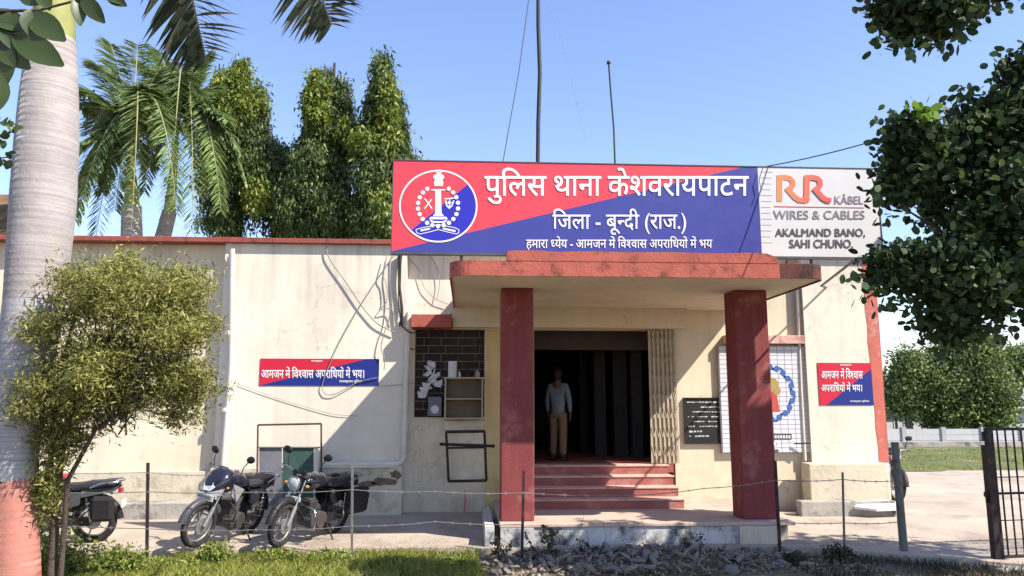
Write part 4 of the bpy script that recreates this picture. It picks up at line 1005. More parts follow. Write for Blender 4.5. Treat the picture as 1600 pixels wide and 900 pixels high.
# shadow-catching bracket right of the canopy: thin strut from sign to pier
tag(MB().tube([(xr-.35, YS+.06, zb_-.02), (xr+.35, 12.4, zb_+.02), (xr+.75, 13.05, zb_+.1)], .02, 6).build('sign_strut', frame_m), 'thin metal strut from the sign board back to the right pier', 'strut')

# ------------------------------------------------------------ person
def person():
    base = gz(873, 720, DZ); k = 1.0
    T = thing('person', (base.x, base.y, DZ), 'person in pale blue shirt and khaki trousers standing with back turned in the doorway', 'person')
    T.scale = (.90, .95, .95); T.rotation_euler = (0, 0, R(-28))
    def skinned(name, nodes, edges, m, lvl=2):
        me = bpy.data.meshes.new(name); names = list(nodes); me.from_pydata([nodes[n_][0] for n_ in names], [(names.index(a), names.index(b)) for a, b in edges], [])
        o = bpy.data.objects.new(name, me); COL.objects.link(o); o.modifiers.new('s', 'SKIN'); sv = me.skin_vertices[0].data
        for i, n_ in enumerate(names): r_ = nodes[n_][1]; sv[i].radius = r_ if isinstance(r_, tuple) else (r_, r_); sv[i].use_root = (i == 0)
        sb = o.modifiers.new('u', 'SUBSURF'); sb.levels = lvl; sb.render_levels = lvl
        dg = bpy.context.evaluated_depsgraph_get(); dg.update(); nm = bpy.data.meshes.new_from_object(o.evaluated_get(dg)); bpy.data.objects.remove(o)
        nm.materials.clear(); nm.materials.append(m); nm.polygons.foreach_set('use_smooth', [True]*len(nm.polygons))
        q = bpy.data.objects.new(name, nm); COL.objects.link(q); q.parent = T; return q
    N = {'pel': ((0,0,.92), (.14,.10)), 'sp': ((0,0,1.10), (.13,.09)), 'ch': ((0,0,1.30), (.155,.10)), 'nk': ((0,0,1.45), (.06,.06)), 'hd': ((0,-.005,1.55), (.062,.07)), 'ht': ((0,-.01,1.66), (.075,.085)), 'hx': ((0,-.0,1.72), (.05,.06))}
    Ed = [('pel','sp'), ('sp','ch'), ('ch','nk'), ('nk','hd'), ('hd','ht'), ('ht','hx')]
    for s_, n_ in ((-1, 'l'), (1, 'r')):
        N.update({n_+'sh': ((s_*.17,0,1.39), .052), n_+'el': ((s_*.235,.01,1.12), .038), n_+'wr': ((s_*.235,.05,.88), .025), n_+'pm': ((s_*.232,.06,.83), (.018,.034)), 
                  n_+'hp': ((s_*.09,0,.88), .088), n_+'kn': ((s_*.105,.015 if s_ < 0 else -.02,.48), .055), n_+'an': ((s_*.115,0 if s_ < 0 else -.05,.09), .036), n_+'to': ((s_*.125,.15 if s_ < 0 else .1,.03), .03)})
        Ed += [('ch', n_+'sh'), (n_+'sh', n_+'el'), (n_+'el', n_+'wr'), (n_+'wr', n_+'pm'), ('pel', n_+'hp'), (n_+'hp', n_+'kn'), (n_+'kn', n_+'an'), (n_+'an', n_+'to')]
        for fi, (dy, ln) in enumerate(((-.026,.07), (-.009,.08), (.009,.075), (.026,.06))):
            a = f'{n_}f{fi}'; N[a+'a'] = ((s_*.228, .062+dy, .79), .009); N[a+'b'] = ((s_*.222, .068+dy, .79-ln*.55), .008); N[a+'c'] = ((s_*.210, .074+dy, .79-ln), .007)
            Ed += [(n_+'pm', a+'a'), (a+'a', a+'b'), (a+'b', a+'c')]
        N[n_+'t1'] = ((s_*.215, .10, .82), .010); N[n_+'t2'] = ((s_*.205, .115, .785), .008); Ed += [(n_+'pm', n_+'t1'), (n_+'t1', n_+'t2')]
    body = skinned('body', N, Ed, skin_m)
    MB().ball((0,-.024,1.625), (.098,.11,.13), 18, 12).build('hair', hair_m, T, local=True)
    f = MB().ball((0,.088,1.60), (.014,.022,.02), 8, 6); f.ball((-.03,.078,1.63), .011, 8, 6).ball((.03,.078,1.63), .011, 8, 6).ball((0,.078,1.565), (.025,.010,.007), 8, 6).ball((-.082,0,1.61), (.012,.02,.03), 8, 6).ball((.082,0,1.61), (.012,.02,.03), 8, 6); f.build('face', skin_m, T, local=True)
    Sh = {'h': ((0,0,.76), (.165,.13)), 'w': ((0,0,.92), (.158,.125)), 'sp': ((0,0,1.10), (.15,.115)), 'ch': ((0,0,1.30), (.165,.115)), 'nk': ((0,-.005,1.47), (.072,.075))}; Se = [('h','w'), ('w','sp'), ('sp','ch'), ('ch','nk')]
    for s_, n_ in ((-1,'l'), (1,'r')): Sh.update({n_+'s': ((s_*.175,0,1.385), .07), n_+'e': ((s_*.235,.01,1.12), .056), n_+'c': ((s_*.237,.045,.90), .038)}); Se += [('ch', n_+'s'), (n_+'s', n_+'e'), (n_+'e', n_+'c')]
    skinned('shirt', Sh, Se, shirt_m)
    Tr = {'w': ((0,0,.93), (.135,.105))}; Te = []
    for s_, n_ in ((-1,'l'), (1,'r')): Tr.update({n_+'h': ((s_*.095,0,.84), .105), n_+'k': ((s_*.105,.015 if s_ < 0 else -.02,.48), .085), n_+'a': ((s_*.115,.0 if s_ < 0 else -.05,.09), .075)}); Te += [('w', n_+'h'), (n_+'h', n_+'k'), (n_+'k', n_+'a')]
    skinned('trousers', Tr, Te, trouser_m)
    for s_ in (-1, 1): MB().ball((s_*.122, .07 if s_ < 0 else .02, .035), (.05,.14,.04), 14, 8).build('shoe', shoe_m, T, local=True)
person()

# ------------------------------------------------------------ trees
def frond(pts, L, npair, mat, parent, name='frond', droop=.5, wleaf=.045, rach=.018, through=False, gap=0.0, spread=(.85, .75)):
    """pts: control points of the stalk (world). Leaflets hang on both sides."""
    P = [Vector(p) for p in pts]; n_ = 40; C_ = []
    if through:
        PP = [P[0]*2-P[1]]+P+[P[-1]*2-P[-2]]; m_ = len(P)-1
        for i in range(n_+1):
            g_ = min(i/n_*m_, m_-1e-6); k = int(g_); t_ = g_-k; a, b, c_, d = PP[k:k+4]
            C_.append(.5*((2*b)+(c_-a)*t_+(2*a-5*b+4*c_-d)*t_*t_+(3*b-a-3*c_+d)*t_**3))
    else:
      for i in range(n_+1):     # bezier of any degree
        t_ = i/n_; q = P[:]
        while len(q) > 1: q = [q[k].lerp(q[k+1], t_) for k in range(len(q)-1)]
        C_.append(q[0])
    mb_ = MB().tube(C_[::2], [rach*(1-.8*i/20) for i in range(21)], 5)
    A = np.array([tuple(c_) for c_ in C_]); V = []
    down = np.array((0, 0, -1.0))
    for i in range(npair):
        t_ = .10+.89*i/(npair-1); j = min(int(t_*n_), n_-1); f_ = t_*n_-j; p = A[j]*(1-f_)+A[j+1]*f_
        tg = A[j+1]-A[j]; tg = tg/np.linalg.norm(tg); sd = np.cross(tg, down); nn_ = np.linalg.norm(sd)
        sd = sd/nn_ if nn_ > .12 else np.array((1, 0, 0.))
        if through: sd = np.array((.94, -.35, 0.))-tg*float(tg[0]*.94-tg[1]*.35); sd /= np.linalg.norm(sd)
        ln = L*(math.sin(math.pi*(.12+(.62 if through else .80)*t_))**.6)*(.85+.3*rng.random())*(1-.62*max(0, (t_-.74)/.26)**1.5 if through else 1)
        for s_ in (-1, 1):
            if rng.random() < gap: continue
            d0 = sd*s_*(spread[0]+.2*rng.random())+tg*spread[1]+np.array((0, 0, .25*rng.normal())); d0 /= np.linalg.norm(d0)
            segs = 4; q = p.copy(); w0 = np.cross(d0, sd*.3+tg*.2+np.array((0, 0, 1.))); w0 = w0/(np.linalg.norm(w0)+1e-9); dd = d0.copy(); prev = None
            for k in range(segs+1):
                wd = wleaf*(1-.0*k)*(.35 if k == 0 else (1 if k < 3 else (.6 if k == 3 else .05)))/2
                a, b = q-w0*wd, q+w0*wd
                if prev is not None: V += [prev[0], prev[1], b, a]
                prev = (a, b); dd = dd+down*droop*(.6+.5*rng.random()); dd /= np.linalg.norm(dd); q = q+dd*ln/segs
    base = len(mb_.v); V = np.array(V); n4 = len(V)//4
    # join stalk and leaflets in one part: leaflets keep their own islands
    off = Vector(); q = parent
    while q: off += q.location; q = q.parent
    me = bpy.data.meshes.new(name); allv = [tuple(v-off) for v in mb_.v]+[(v[0]-off.x, v[1]-off.y, v[2]-off.z) for v in V]
    fs = mb_.f+[[base+4*i, base+4*i+1, base+4*i+2, base+4*i+3] for i in range(n4)]
    me.from_pydata(allv, [], fs); me.materials.append(mat); me.materials.append(rachis_m)
    me.polygons.foreach_set('material_index', [1]*len(mb_.f)+[0]*n4)
    o = bpy.data.objects.new(name, me); COL.objects.link(o); o.parent = parent; return o
def ringed_trunk(prof, m_of, parent, Y, ringh=.06):
    """prof: [(u_left,u_right,v)] measured outline at depth Y; builds stacked ringed sections by material"""
    P = [((at(a, v, Y)+at(b, v, Y))/2, (at(b, v, Y)-at(a, v, Y)).length/2) for a, b, v in prof]
    P.sort(key=lambda t_: t_[0].z); zs = [p.z for p, _ in P]
    def ev(z):
        x = float(np.interp(z, zs, [p.x for p, _ in P])); r_ = float(np.interp(z, zs, [r_ for _, r_ in P])); return x, r_
    for (z0, z1, m, nm, rings) in m_of:
        pts, rs = [], []; z = z0
        while z < z1+1e-6:
            x, r_ = ev(z); j = random.uniform(-.0012, .0012)
            if rings: pts += [(x, Y, z), (x, Y, z+ringh*.45), (x, Y, z+ringh*.62)]; rs += [r_+.0006+j, r_+.0006+j, r_-.0006+j]; z += ringh*random.uniform(.8, 1.6)
            else: pts.append((x, Y, z)); rs.append(r_+j*.5); z += .12
        while pts[-1][2] > z1-.001: pts.pop(); rs.pop()
        x, r_ = ev(z1); pts.append((x, Y, z1)); rs.append(r_)
        MB().tube(pts, rs, 28).build(nm, m, parent)
# near royal palm
PY = 8.2
T = thing('royal_palm', tuple(at(28, 900, PY)), 'tall royal palm with ringed white trunk and salmon painted base at the left edge', 'tree'); T.location = (at(24, 900, PY).x, PY, 0)
zband = at(28, 750, PY).z; zw = at(50, 470, PY).z; zt = at(84, 62, PY).z
prof = [(50,115,62),(42,117,100),(34,119,160),(27,119,230),(20,115,320),(14,105,410),(10,98,470),(2,86,540),(-4,70,620),(-7,58,700),(-8,56,750),(-10,57,830),(-13,60,900),(-14,62,960),(-16,66,1200)]
ringed_trunk(prof, [(-.1, zband, redwash, 'painted_trunk_base', True), (zband+.001, zw, limewash, 'whitewashed_trunk', True), (zw+.001, zt, trunk_m, 'trunk', True)], T, PY)
cs = [at(82, 66, PY), at(88, -10, PY), at(92, -120, PY), at(96, -260, PY)]; 
MB().tube([Vector((cs[0].x, PY, cs[0].z-.04))]+cs[1:], [.222, .20, .16, .10], 20).build('crownshaft', shaft_m, T)
hd = at(95, -230, PY)
frond([hd, at(150, -330, PY), at(235, -240, PY), at(282, -90, PY), at(303, 10, PY), at(322, 92, PY+.1)], .80, 80, frondn_m, T, droop=.10, wleaf=.065, rach=.03, through=True, spread=(1.05, .55))
frond([hd, at(220, -400, PY+.3), at(380, -330, PY+.4), at(465, -150, PY+.4), at(498, -20, PY+.4), at(518, 40, PY+.4)], .74, 80, frondn_m, T, droop=.12, wleaf=.06, rach=.03, through=True, spread=(1.05, .55))
frond([hd, at(200, -360, PY+1), at(330, -270, PY+1.2), at(415, -110, PY+1.3), at(436, -30, PY+1.3)], .7, 66, frondn_m, T, droop=.22, wleaf=.045, rach=.025, through=True, spread=(1.05, .55))
frond([hd, at(-60, -450, PY-.5), at(-200, -300, PY-.8), at(-300, 0, PY-1)], .7, 50, frondn_m, T, droop=.3, rach=.03)
frond([hd, at(60, -600, PY-1), at(-20, -500, PY-2.5)], .7, 50, frondn_m, T, droop=.3, rach=.03)
frond([hd, at(120, -600, PY+1), at(60, -500, PY+3)], .7, 50, frondn_m, T, droop=.3, rach=.03)
# palms behind the building
def bgpalm(u0, u1, vt, vb, head, Y, tips, label):
    T = thing('palm_tree', (at((u0+u1)/2, 380, Y).x, Y, 0), label, 'tree', 'palms behind the police station')
    b = at((u0+u1)/2, vb, Y); t_ = at((head[0]+(u0+u1)/2)/2, vt, Y); r_ = (u1-u0)/2*Y/1200
    MB().tube([(b.x, Y, 0), (b.x, Y, 1.5), (b.x, Y, b.z), t_], [r_*1.2, r_*1.1, r_, r_*.9], 16).build('trunk', trunk_m, T)
    h_ = at(head[0], head[1], Y); MB().tube([t_, t_.lerp(h_, .5), h_], [r_*.75, r_*.45, r_*.2], 12).build('crownshaft', shaft_m, T)
    for (u, v, dy, lift) in tips:
        e = at(u, v, Y+dy); mid = h_.lerp(e, .5); L_ = (e-h_).length; up = lift*L_
        frond([h_, h_.lerp(e, .15)+Vector((0, 0, up*.9)), mid+Vector((0, 0, up)), e.lerp(mid, .25)+Vector((0, 0, up*.45)), e], .56, 92, frond_m, T, droop=.13, wleaf=.055, rach=.025)
    return T
bgpalm(190, 222, 322, 380, (205, 222), 16.5, [(172, 68, .5, .1), (120, 140, .3, .25), (100, 260, -.6, .45), (118, 345, -1, .7), (150, 370, -.5, .9), (250, 110, .8, .2), (285, 200, 0, .4), (275, 330, -1.2, .8), (205, 360, -1.8, .8), (180, 330, 1.5, .8), (235, 260, 2.2, .4), (140, 210, 1.5, .4), (128, 172, .8, .3), (150, 100, .9, .15), (215, 70, .6, .1), (235, 140, -.5, .2), (160, 300, -.5, .6), (112, 300, .5, .6)], 'left palm behind the station roof with a long upright frond')
bgpalm(240, 264, 330, 380, (278, 190), 17.5, [(250, 82, .5, .1), (205, 150, .5, .3), (225, 300, -.8, .7), (300, 365, -1.2, .8), (345, 330, -.8, .7), (375, 240, 0, .45), (335, 140, .8, .25), (290, 100, 1, .12), (360, 290, .6, .6), (262, 350, -1.8, .8), (240, 200, 2, .4), (320, 90, .5, .15), (355, 190, -.5, .35), (318, 300, -.6, .6), (270, 330, -1.2, .7), (220, 100, .4, .15), (385, 290, .3, .6)], 'right palm behind the station roof partly hidden by the mast trees')
# mast trees behind
def mast_tree(label, ells, Y, nc, per, trunk_u, yells, s_=.13):
    T = thing('mast_tree', (at(trunk_u, 380, Y).x, Y, 0), label, 'tree', 'mast trees behind the police station')
    tp = max(e[0][2]+e[1][2]*.6 for e in ells); x = at(trunk_u, 300, Y).x
    MB().tube([(x, Y, 0), (x+.1, Y, 2.5), (x, Y, 4.5), (x+.05, Y, tp)], [.2, .17, .12, .03], 10).build('trunk', bark_m, T)
    for i in range(22):
        e = ells[i % len(ells)]; c_ = Vector(e[0]); a = random.uniform(0, 6.28); p = Vector((x, Y, c_.z-.4)); q = c_+Vector((math.cos(a)*e[1][0]*.8, math.sin(a)*e[1][1]*.8, random.uniform(-.5, .5)*e[1][2])); MB().tube([p, p.lerp(q, .5)+Vector((0,0,.12)), q], [.04, .028, .01], 5).build('branch', bark_m, T)
    P, Cn = clumps(ells, int(nc*1.15), int(per*1.5), .10, .45); P[:, 2] -= np.abs(rng.normal(size=len(P)))*.12
    npmesh('crown', leafquads(P, s_, .32, .55, (0, 0, -1)), 4, mast_m, T, 'stuff')
    if yells:
        P, Cn = clumps(yells, int(nc*.24), per, .10, .7); npmesh('sunlit_foliage', leafquads(P, s_, .34, .5, (0, 0, -1)), 4, masty_m, T, 'stuff')  # sun-facing tops as a separate, lighter coloured leaf layer
    return T
YT = 19.0
def spire(u, vt, vb, w0, Y, n_=7, wt=1.0, p=1.0):
    out = []; n_ = n_*2
    for i in range(n_):
        t_ = (i+.4)/n_; v = vt+(vb-vt)*t_; w_ = w0*.85*t_**p; k_ = 1 if i < 3 else 2
        for _ in range(k_):
            o_ = random.uniform(-.55, .55)*w_ if i > 3 else random.uniform(-1, 1)*2
            out.append(E_(u+o_, v+random.uniform(-3, 3), Y+random.uniform(-.3, .3)*w_*Y/1200, max(2, w_*(.5 if i > 3 else .6)), max(5, (vb-vt)/n_*.9), max(.08, w_*.7*Y/1200), wt*(.02+t_)/k_))
    return out
mast_tree('leftmost mast tree, wide with sunlit yellow tips, behind the palms', spire(375,92,240,74,YT,8)+spire(347,110,220,30,YT,5,.6)+spire(404,130,240,30,YT,5,.6)+[E_(415,275,YT,48,48,1.2,2.3),E_(345,255,YT,38,50,1.1,1.8),E_(445,330,YT+.3,42,45,1.1,1.6),E_(440,255,YT+.3,34,36,1.0,1.5),E_(462,285,YT+.3,30,34,1.0,1.2),E_(350,330,YT,40,55,1.1,1.7)], YT, 1500, 26, 375, spire(378,92,190,40,YT-.35,5)+spire(345,110,190,22,YT-.3,4)+[E_(405,150,YT-.2,14,22,.3,.8),E_(405,305,YT-1,18,32,.3,.8)])
mast_tree('middle mast tree with a broad pointed top', spire(508,100,235,70,YT-.8,8)+spire(535,120,230,28,YT-.8,5,.6)+[E_(500,265,YT-.8,50,38,1.2,2.2),E_(520,330,YT-.8,60,55,1.3,2.8),E_(470,320,YT-.8,35,55,1.1,1.5)], YT-.8, 1600, 26, 512, spire(495,112,190,18,YT-1.3,4)+[E_(545,210,YT-1.4,15,25,.3,.5)])
mast_tree('tallest narrow mast tree just left of the sign board', spire(596,82,235,46,YT-1.6,8)+spire(620,140,250,17,YT-1.6,5,.5)+[E_(592,270,YT-1.6,42,50,1.0,2.2),E_(600,340,YT-1.6,50,50,1.1,2.4),E_(632,262,YT-1.8,26,26,.6,.8),E_(630,330,YT-1.8,34,50,.8,1.2)], YT-1.6, 1350, 26, 597, spire(606,110,240,14,YT-2.1,5)+[E_(572,225,YT-2.1,22,20,.3,.8),E_(600,320,YT-2.4,18,40,.3,.5)])

# feathery small tree on the left
T = thing('feathery_tree', (at(92, 815, 8.3).x, 8.3, 0), 'small feathery olive-green tree leaning right from beside the palm trunk', 'tree')
FYt = 8.1
tb = at(88, 815, 8.3); tb.z = 0
for nm, pts, rs in (('trunk', [tb, at(92, 740, 8.3), at(100, 670, 8.2), at(128, 610, 8.1), at(190, 550, 8.0)], [.045, .04, .035, .022, .012]),
                    ('stem', [tb+Vector((.05,0,0)), at(78, 740, 8.3), at(84, 650, 8.2), at(100, 560, 8.1), at(120, 480, 8.0)], [.03, .03, .025, .02, .01]),
                    ('stem', [tb+Vector((.09,0,0)), at(106, 750, 8.2), at(150, 670, 8.1), at(225, 620, 8.0), at(300, 600, 8.0)], [.03, .026, .02, .014, .006])):
    MB().tube(pts, rs, 8).build(nm, bark_m, T)
br = MB()
for i in range(150):
    a = at(random.uniform(85, 200), random.uniform(560, 680), 8.1+random.uniform(-.2, .2)); b = at(random.uniform(60, 330), random.uniform(400, 672), 8.1+random.uniform(-.5, .5)); br.tube([a, a.lerp(b, .5)+Vector((0, 0, .08)), b], [.009, .005, .002], 4)
br.build('twigs', bark_m, T)['kind'] = 'stuff'
ee = [E_(200,525,FYt,112,100,.6,4), E_(215,450,FYt,95,48,.5,2.4), E_(125,560,FYt,66,88,.5,2.2), E_(275,595,FYt,55,58,.45,2), E_(265,500,FYt,60,65,.4,1.6), E_(155,615,FYt,66,48,.4,1.5), E_(150,460,FYt,66,50,.45,1.4), E_(85,600,FYt-.1,40,60,.35,.9)]
eb = []
rb = random.Random(5)
for _ in range(64):
    e_ = rb.choices(ee, [q[2] for q in ee])[0]; a_, b_ = rb.uniform(0, 6.28), rb.uniform(.2, 1.02)
    c_ = (e_[0][0]+math.cos(a_)*e_[1][0]*b_, e_[0][1]+rb.uniform(-.9, .9)*e_[1][1], e_[0][2]+math.sin(a_)*e_[1][2]*b_); q_ = rb.uniform(.11, .25); eb.append((c_, (q_*1.2, q_, q_*.8), q_))
P, Cn = clumps(eb, 900, 46, .05, .3); P2, _c = clumps([(e_[0], tuple(q*1.12 for q in e_[1]), e_[2]) for e_ in ee], 380, 16, .10, .75); P3, _c = clumps(ee, 430, 44, .08, .15); P = np.concatenate([P, P2, P3])
npmesh('foliage', leafquads(P, .052, .24, .25, (.3, 0, .2), svar=.6), 4, olive_m, T, 'stuff')
P, Cn = clumps([E_(105,680,8.2,30,42,.25,1),E_(80,670,8.1,26,80,.22,1.4),E_(74,760,8.2,18,55,.15,.9)], 230, 18, .05, .2); npmesh('low_foliage', leafquads(P, .07, .22), 4, olive_m, T, 'stuff')

# dark broadleaf tree at right, close
RY = 7.6
T = thing('broadleaf_tree', (6.9, 6.6, 0), 'large dark broadleaf tree hanging into the picture from the right edge', 'tree')
MB().tube([(6.9, 6.6, -.1), (6.85, 6.6, 1.2), (6.7, 6.7, 2.4), (6.4, 6.9, 3.6), (6.1, 7.1, 5.0), (5.9, 7.3, 6.4)], [.26, .22, .19, .15, .10, .04], 14).build('trunk', bark_m, T)
br = []
for pts in ([(6.5,6.8,3.2),(5.9,7.2,3.4),at(1560,480,RY),at(1470,480,RY),at(1400,440,RY)], [(6.3,6.9,3.9),(5.8,7.2,4.2),at(1520,300,RY),at(1440,230,RY),at(1400,200,RY)], [(6.2,7.0,4.4),at(1600,200,RY),at(1560,120,RY)], [(6.0,7.2,5.4),at(1640,-90,6.6),at(1540,-30,6.3),at(1420,10,6.3)], [(6.3,6.9,3.7),at(1600,380,RY),at(1500,380,RY),at(1420,330,RY)]):
    br.append(MB().tube(pts, [.06-.05*i/(len(pts)-1) for i in range(len(pts))], 7).build('branch', bark_m, T))
ee = [E_(1540,300,RY,100,125,.8,5), E_(1590,190,RY,62,75,.8,2.2), E_(1530,205,RY,50,55,.5,1.2), E_(1440,250,RY,52,58,.45,1.5), E_(1412,212,RY,36,26,.35,.6), E_(1414,290,RY,36,30,.3,.5), E_(1512,430,RY,105,72,.8,3), E_(1418,420,RY,50,32,.4,1.1), E_(1384,425,RY,28,22,.3,.35), E_(1480,500,RY,45,38,.4,.7), E_(1580,420,RY,70,100,.8,2), E_(1600,120,RY-.2,28,36,.3,.5), E_(1700,300,RY-.3,110,230,1.0,2.5)]
P, Cn = clumps(ee, 1400, 18, .085, .15); npmesh('crown', leafhex(P, .080, .72, svar=.45, up=.4), 8, broad_m, T, 'stuff')
RU = 6.3; P, Cn = clumps([E_(1460,18,RU,80,32,.4,2.4), E_(1400,0,RU,34,24,.3,.7), E_(1560,-40,RU,90,40,.4,1.4), E_(1480,-80,RU,120,50,.5,1.6)], 330, 13, .075, .25); Px, Cx = clumps([((8.8, 7.2, 5.3), (2.3, 1.0, .6), 3), ((8.4, 8.1, 6.2), (.8, .5, .45), .8)], 420, 13, .12, .2); npmesh('added_shade_crown', leafhex(Px, .17, .8, up=.6), 8, broad_m, T, 'stuff')  # second leaf mass: unseen crown added to shade column, platform front and ground
MB().tube([(6.7, 6.7, 2.4), (7.4, 7.0, 4.2), (8.6, 7.3, 5.2), (10.3, 7.3, 5.4)], [.12, .09, .06, .02], 7).build('branch', bark_m, T)  # unseen branch added to carry that shading crown
npmesh('upper_crown', leafhex(P, .085, .72, svar=.4, up=.4), 8, broad_m, T, 'stuff')
# single leaves one can pick out along the left outline of the crown
lm = MB().add([(0,0,0),(.035,.035,0),(.085,.045,-.006),(.125,.02,-.012),(.135,0,-.014),(.125,-.02,-.012),(.085,-.045,-.006),(.035,-.035,0)], [tuple(range(8))]).build('leaf', broad_m, T, local=True)
spots = [(1374,290,10),(1380,180,10),(1395,178,8),(1366,306,6),(1345,430,12),(1360,455,10),(1385,470,10),(1410,480,10),(1440,500,12),(1480,540,10),(1510,520,10),(1560,520,12),(1590,510,8),(1378,60,10),(1420,66,10),(1460,68,10),(1500,50,10),(1376,12,8),(1386,250,12),(1382,340,8),(1480,158,12),(1510,135,12),(1560,110,10),(1590,84,8)]
first = True
for u, v, n_ in spots:
    for _ in range(n_):
        o = lm if first else lm.copy()
        if not first: COL.objects.link(o); o.parent = T
        first = False; o.location = at(u+random.gauss(0, 11), v+random.gauss(0, 9), (RY if v > 72 else 6.3)+random.uniform(-.25, .25))-T.location
        o.rotation_euler = (random.uniform(-1, 1), random.uniform(-.3, 1.4), random.uniform(0, 6.28)); o.scale = (random.uniform(.55, .95),)*3
P, Cn = clumps([E_(1437,172,RY-.3,11,14,.1,1)], 6, 5, .05, .2); npmesh('fresh_shoot', leafhex(P, .12, .7, up=.6), 8, newleaf_m, T, 'stuff')

# big-leaved branch at top left
T = thing('large_leaf_tree', (-4.6, 4.6, 0), 'large-leaved tree whose leaves hang into the top left corner', 'tree')
LY = 5.0
MB().tube([(-4.9, 4.2, -.1), (-4.9, 4.3, 2.0), (-4.7, 4.5, 4.0), (-4.5, 4.7, 5.2)], [.16, .14, .11, .05], 12).build('trunk', bark_m, T)
MB().tube([(-4.7, 4.5, 4.0), at(-120, 10, LY), at(-20, 18, LY), at(60, 16, LY), at(130, -2, LY), at(190, -30, LY)], [.05, .03, .014, .010, .008, .006], 6).build('branch', bark_m, T)
MB().tube([at(-100, 20, LY), at(-40, 60, LY), at(10, 50, LY), at(50, 62, LY)], [.02, .012, .008, .004], 6).build('branch', bark_m, T)
MB().tube([(-4.75, 4.45, 3.6), at(-120, 240, LY+.5), at(-30, 250, LY+.5), at(20, 245, LY+.5)], [.03, .015, .008, .004], 6).build('branch', bark_m, T)
def bigleaf(u, v, ang, L_, asp=.5, Y=LY, tilt=.5):
    n_ = 6; s = MB(); Lv = L_*Y/1200; pts = []; rows = []
    for i in range(n_+1):
        t_ = i/n_; wd = Lv*asp*.5*math.sin(math.pi*min(.98, t_*.94+.05))**.75; z = -.12*Lv*t_*t_
        rows.append(((Lv*t_, -wd, z+wd*.25), (Lv*t_, 0, z), (Lv*t_, wd, z+wd*.25)))
    vs = [q for r_ in rows for q in r_]; fs = []
    for i in range(n_): fs += [(i*3, i*3+1, i*3+4, i*3+3), (i*3+1, i*3+2, i*3+5, i*3+4)]
    s.add(vs, fs, True); a = R(ang); m_ = Matrix.Translation(at(u, v, Y)) @ Matrix.Rotation(-a, 4, 'Y') @ Matrix.Rotation(tilt, 4, 'X'); s.xform(m_); s.build('leaf', bigleaf_m, T)
for a in ((20,20,-95,62,.75),(5,25,-60,70,.6),(45,22,-35,70,.6),(52,14,-80,52,.8),(60,-18,-60,40,.62),(118,-2,-75,46,.5),(128,-6,-50,56,.5),(150,-14,-20,50,.5),(165,-10,-30,38,.55),(0,60,-80,75,.6),(-15,55,-40,80,.55),(20,55,-30,90,.5),(-10,110,-85,70,.65),(30,-8,-20,36,.7),(-20,20,-20,70,.6)):
    bigleaf(*a[:5], tilt=random.uniform(.9, 1.9))
for i in range(26): bigleaf(random.uniform(-10, 22), random.uniform(185, 268), random.uniform(0, 360), random.uniform(10, 18), .7, LY+.5, random.uniform(.6, 1.8))

# ------------------------------------------------------------ far right: boundary wall, trees, buildings
WY = 33.0
T = thing('boundary_wall', (at(1480, 700, WY).x, WY, .2), 'long pale concrete panel wall across the far side of the grass field', 'wall')
wz = at(1450, 670, WY).z; wx = at(1340, 690, WY).x; pw = (at(1475, 690, WY)-at(1413, 690, WY)).length; x = at(1413, 690, WY).x-2*pw
for i in range(12):
    for j in range(3):
        z0_ = .2+(wz-.2)*j/3; z1_ = .2+(wz-.2)*(j+1)/3; MB().box((x+.1, WY, z0_+.006), (x+pw-.1, WY+.05, z1_-.006)).build('panel', farwall_m, T)
    MB().box((x-.1, WY-.06, .1), (x+.1, WY+.12, wz+.07)).build('wall_post', farpost_m, T); x += pw
MB().box((wx-4, WY-.5, .1), (wx+40, WY-.07, .42)).build('wall_footing', concrete, T)
def farhouse(name, u0, u1, vt, Y, label, wins, roof=None):
    a, b = at(u0, 640, Y), at(u1, 640, Y); zt_ = at(u0, vt, Y).z
    H = thing(name, ((a.x+b.x)/2, Y, .2), label, 'building'); MB().box((a.x, Y, .2), (b.x, Y+6, zt_)).build('wall', farb_m, H)
    for (wa, wb, va, vb) in wins:
        p, q = at(wa, vb, Y), at(wb, va, Y); w_ = MB().box((p.x, Y-.03, p.z), (q.x, Y+.02, q.z)).build('window', farb_m, H); MB().box((p.x+.08, Y-.045, p.z+.08), (q.x-.08, Y-.031, q.z-.08)).build('pane', farwin_m, w_)
    if roof:
        z1_ = at(u0, roof, Y).z
        MB().add([(a.x-.5, Y-.6, zt_), (b.x+.5, Y-.6, zt_), (b.x+.5, Y+6.5, zt_), (a.x-.5, Y+6.5, zt_), (a.x-.5, Y+3, z1_), (b.x+.5, Y+3, z1_)], [(0,1,5,4),(3,4,5,2),(0,4,3),(1,2,5),(0,3,2,1)]).build('roof', farroof_m, H)
    else: MB().box((a.x-.3, Y-.4, zt_), (b.x+.3, Y+6.2, zt_+.15)).build('roof', farb_m, H)
    return H
farhouse('low_house', 1380, 1490, 638, 42, 'low pale house with dark doorways behind the far tree', [(1397,1403,648,672),(1412,1426,640,672),(1440,1462,650,668),(1470,1482,650,668)])
farhouse('grey_roofed_house', 1535, 1720, 627, 44, 'pale house with grey roof at the far right above the gate', [(1568,1578,645,658),(1586,1600,645,658),(1610,1625,645,658)], 604)
farhouse('white_house', 1545, 1640, 640, 41, 'small white outbuilding behind the wall next to the iron gate', [(1550,1560,650,664)])
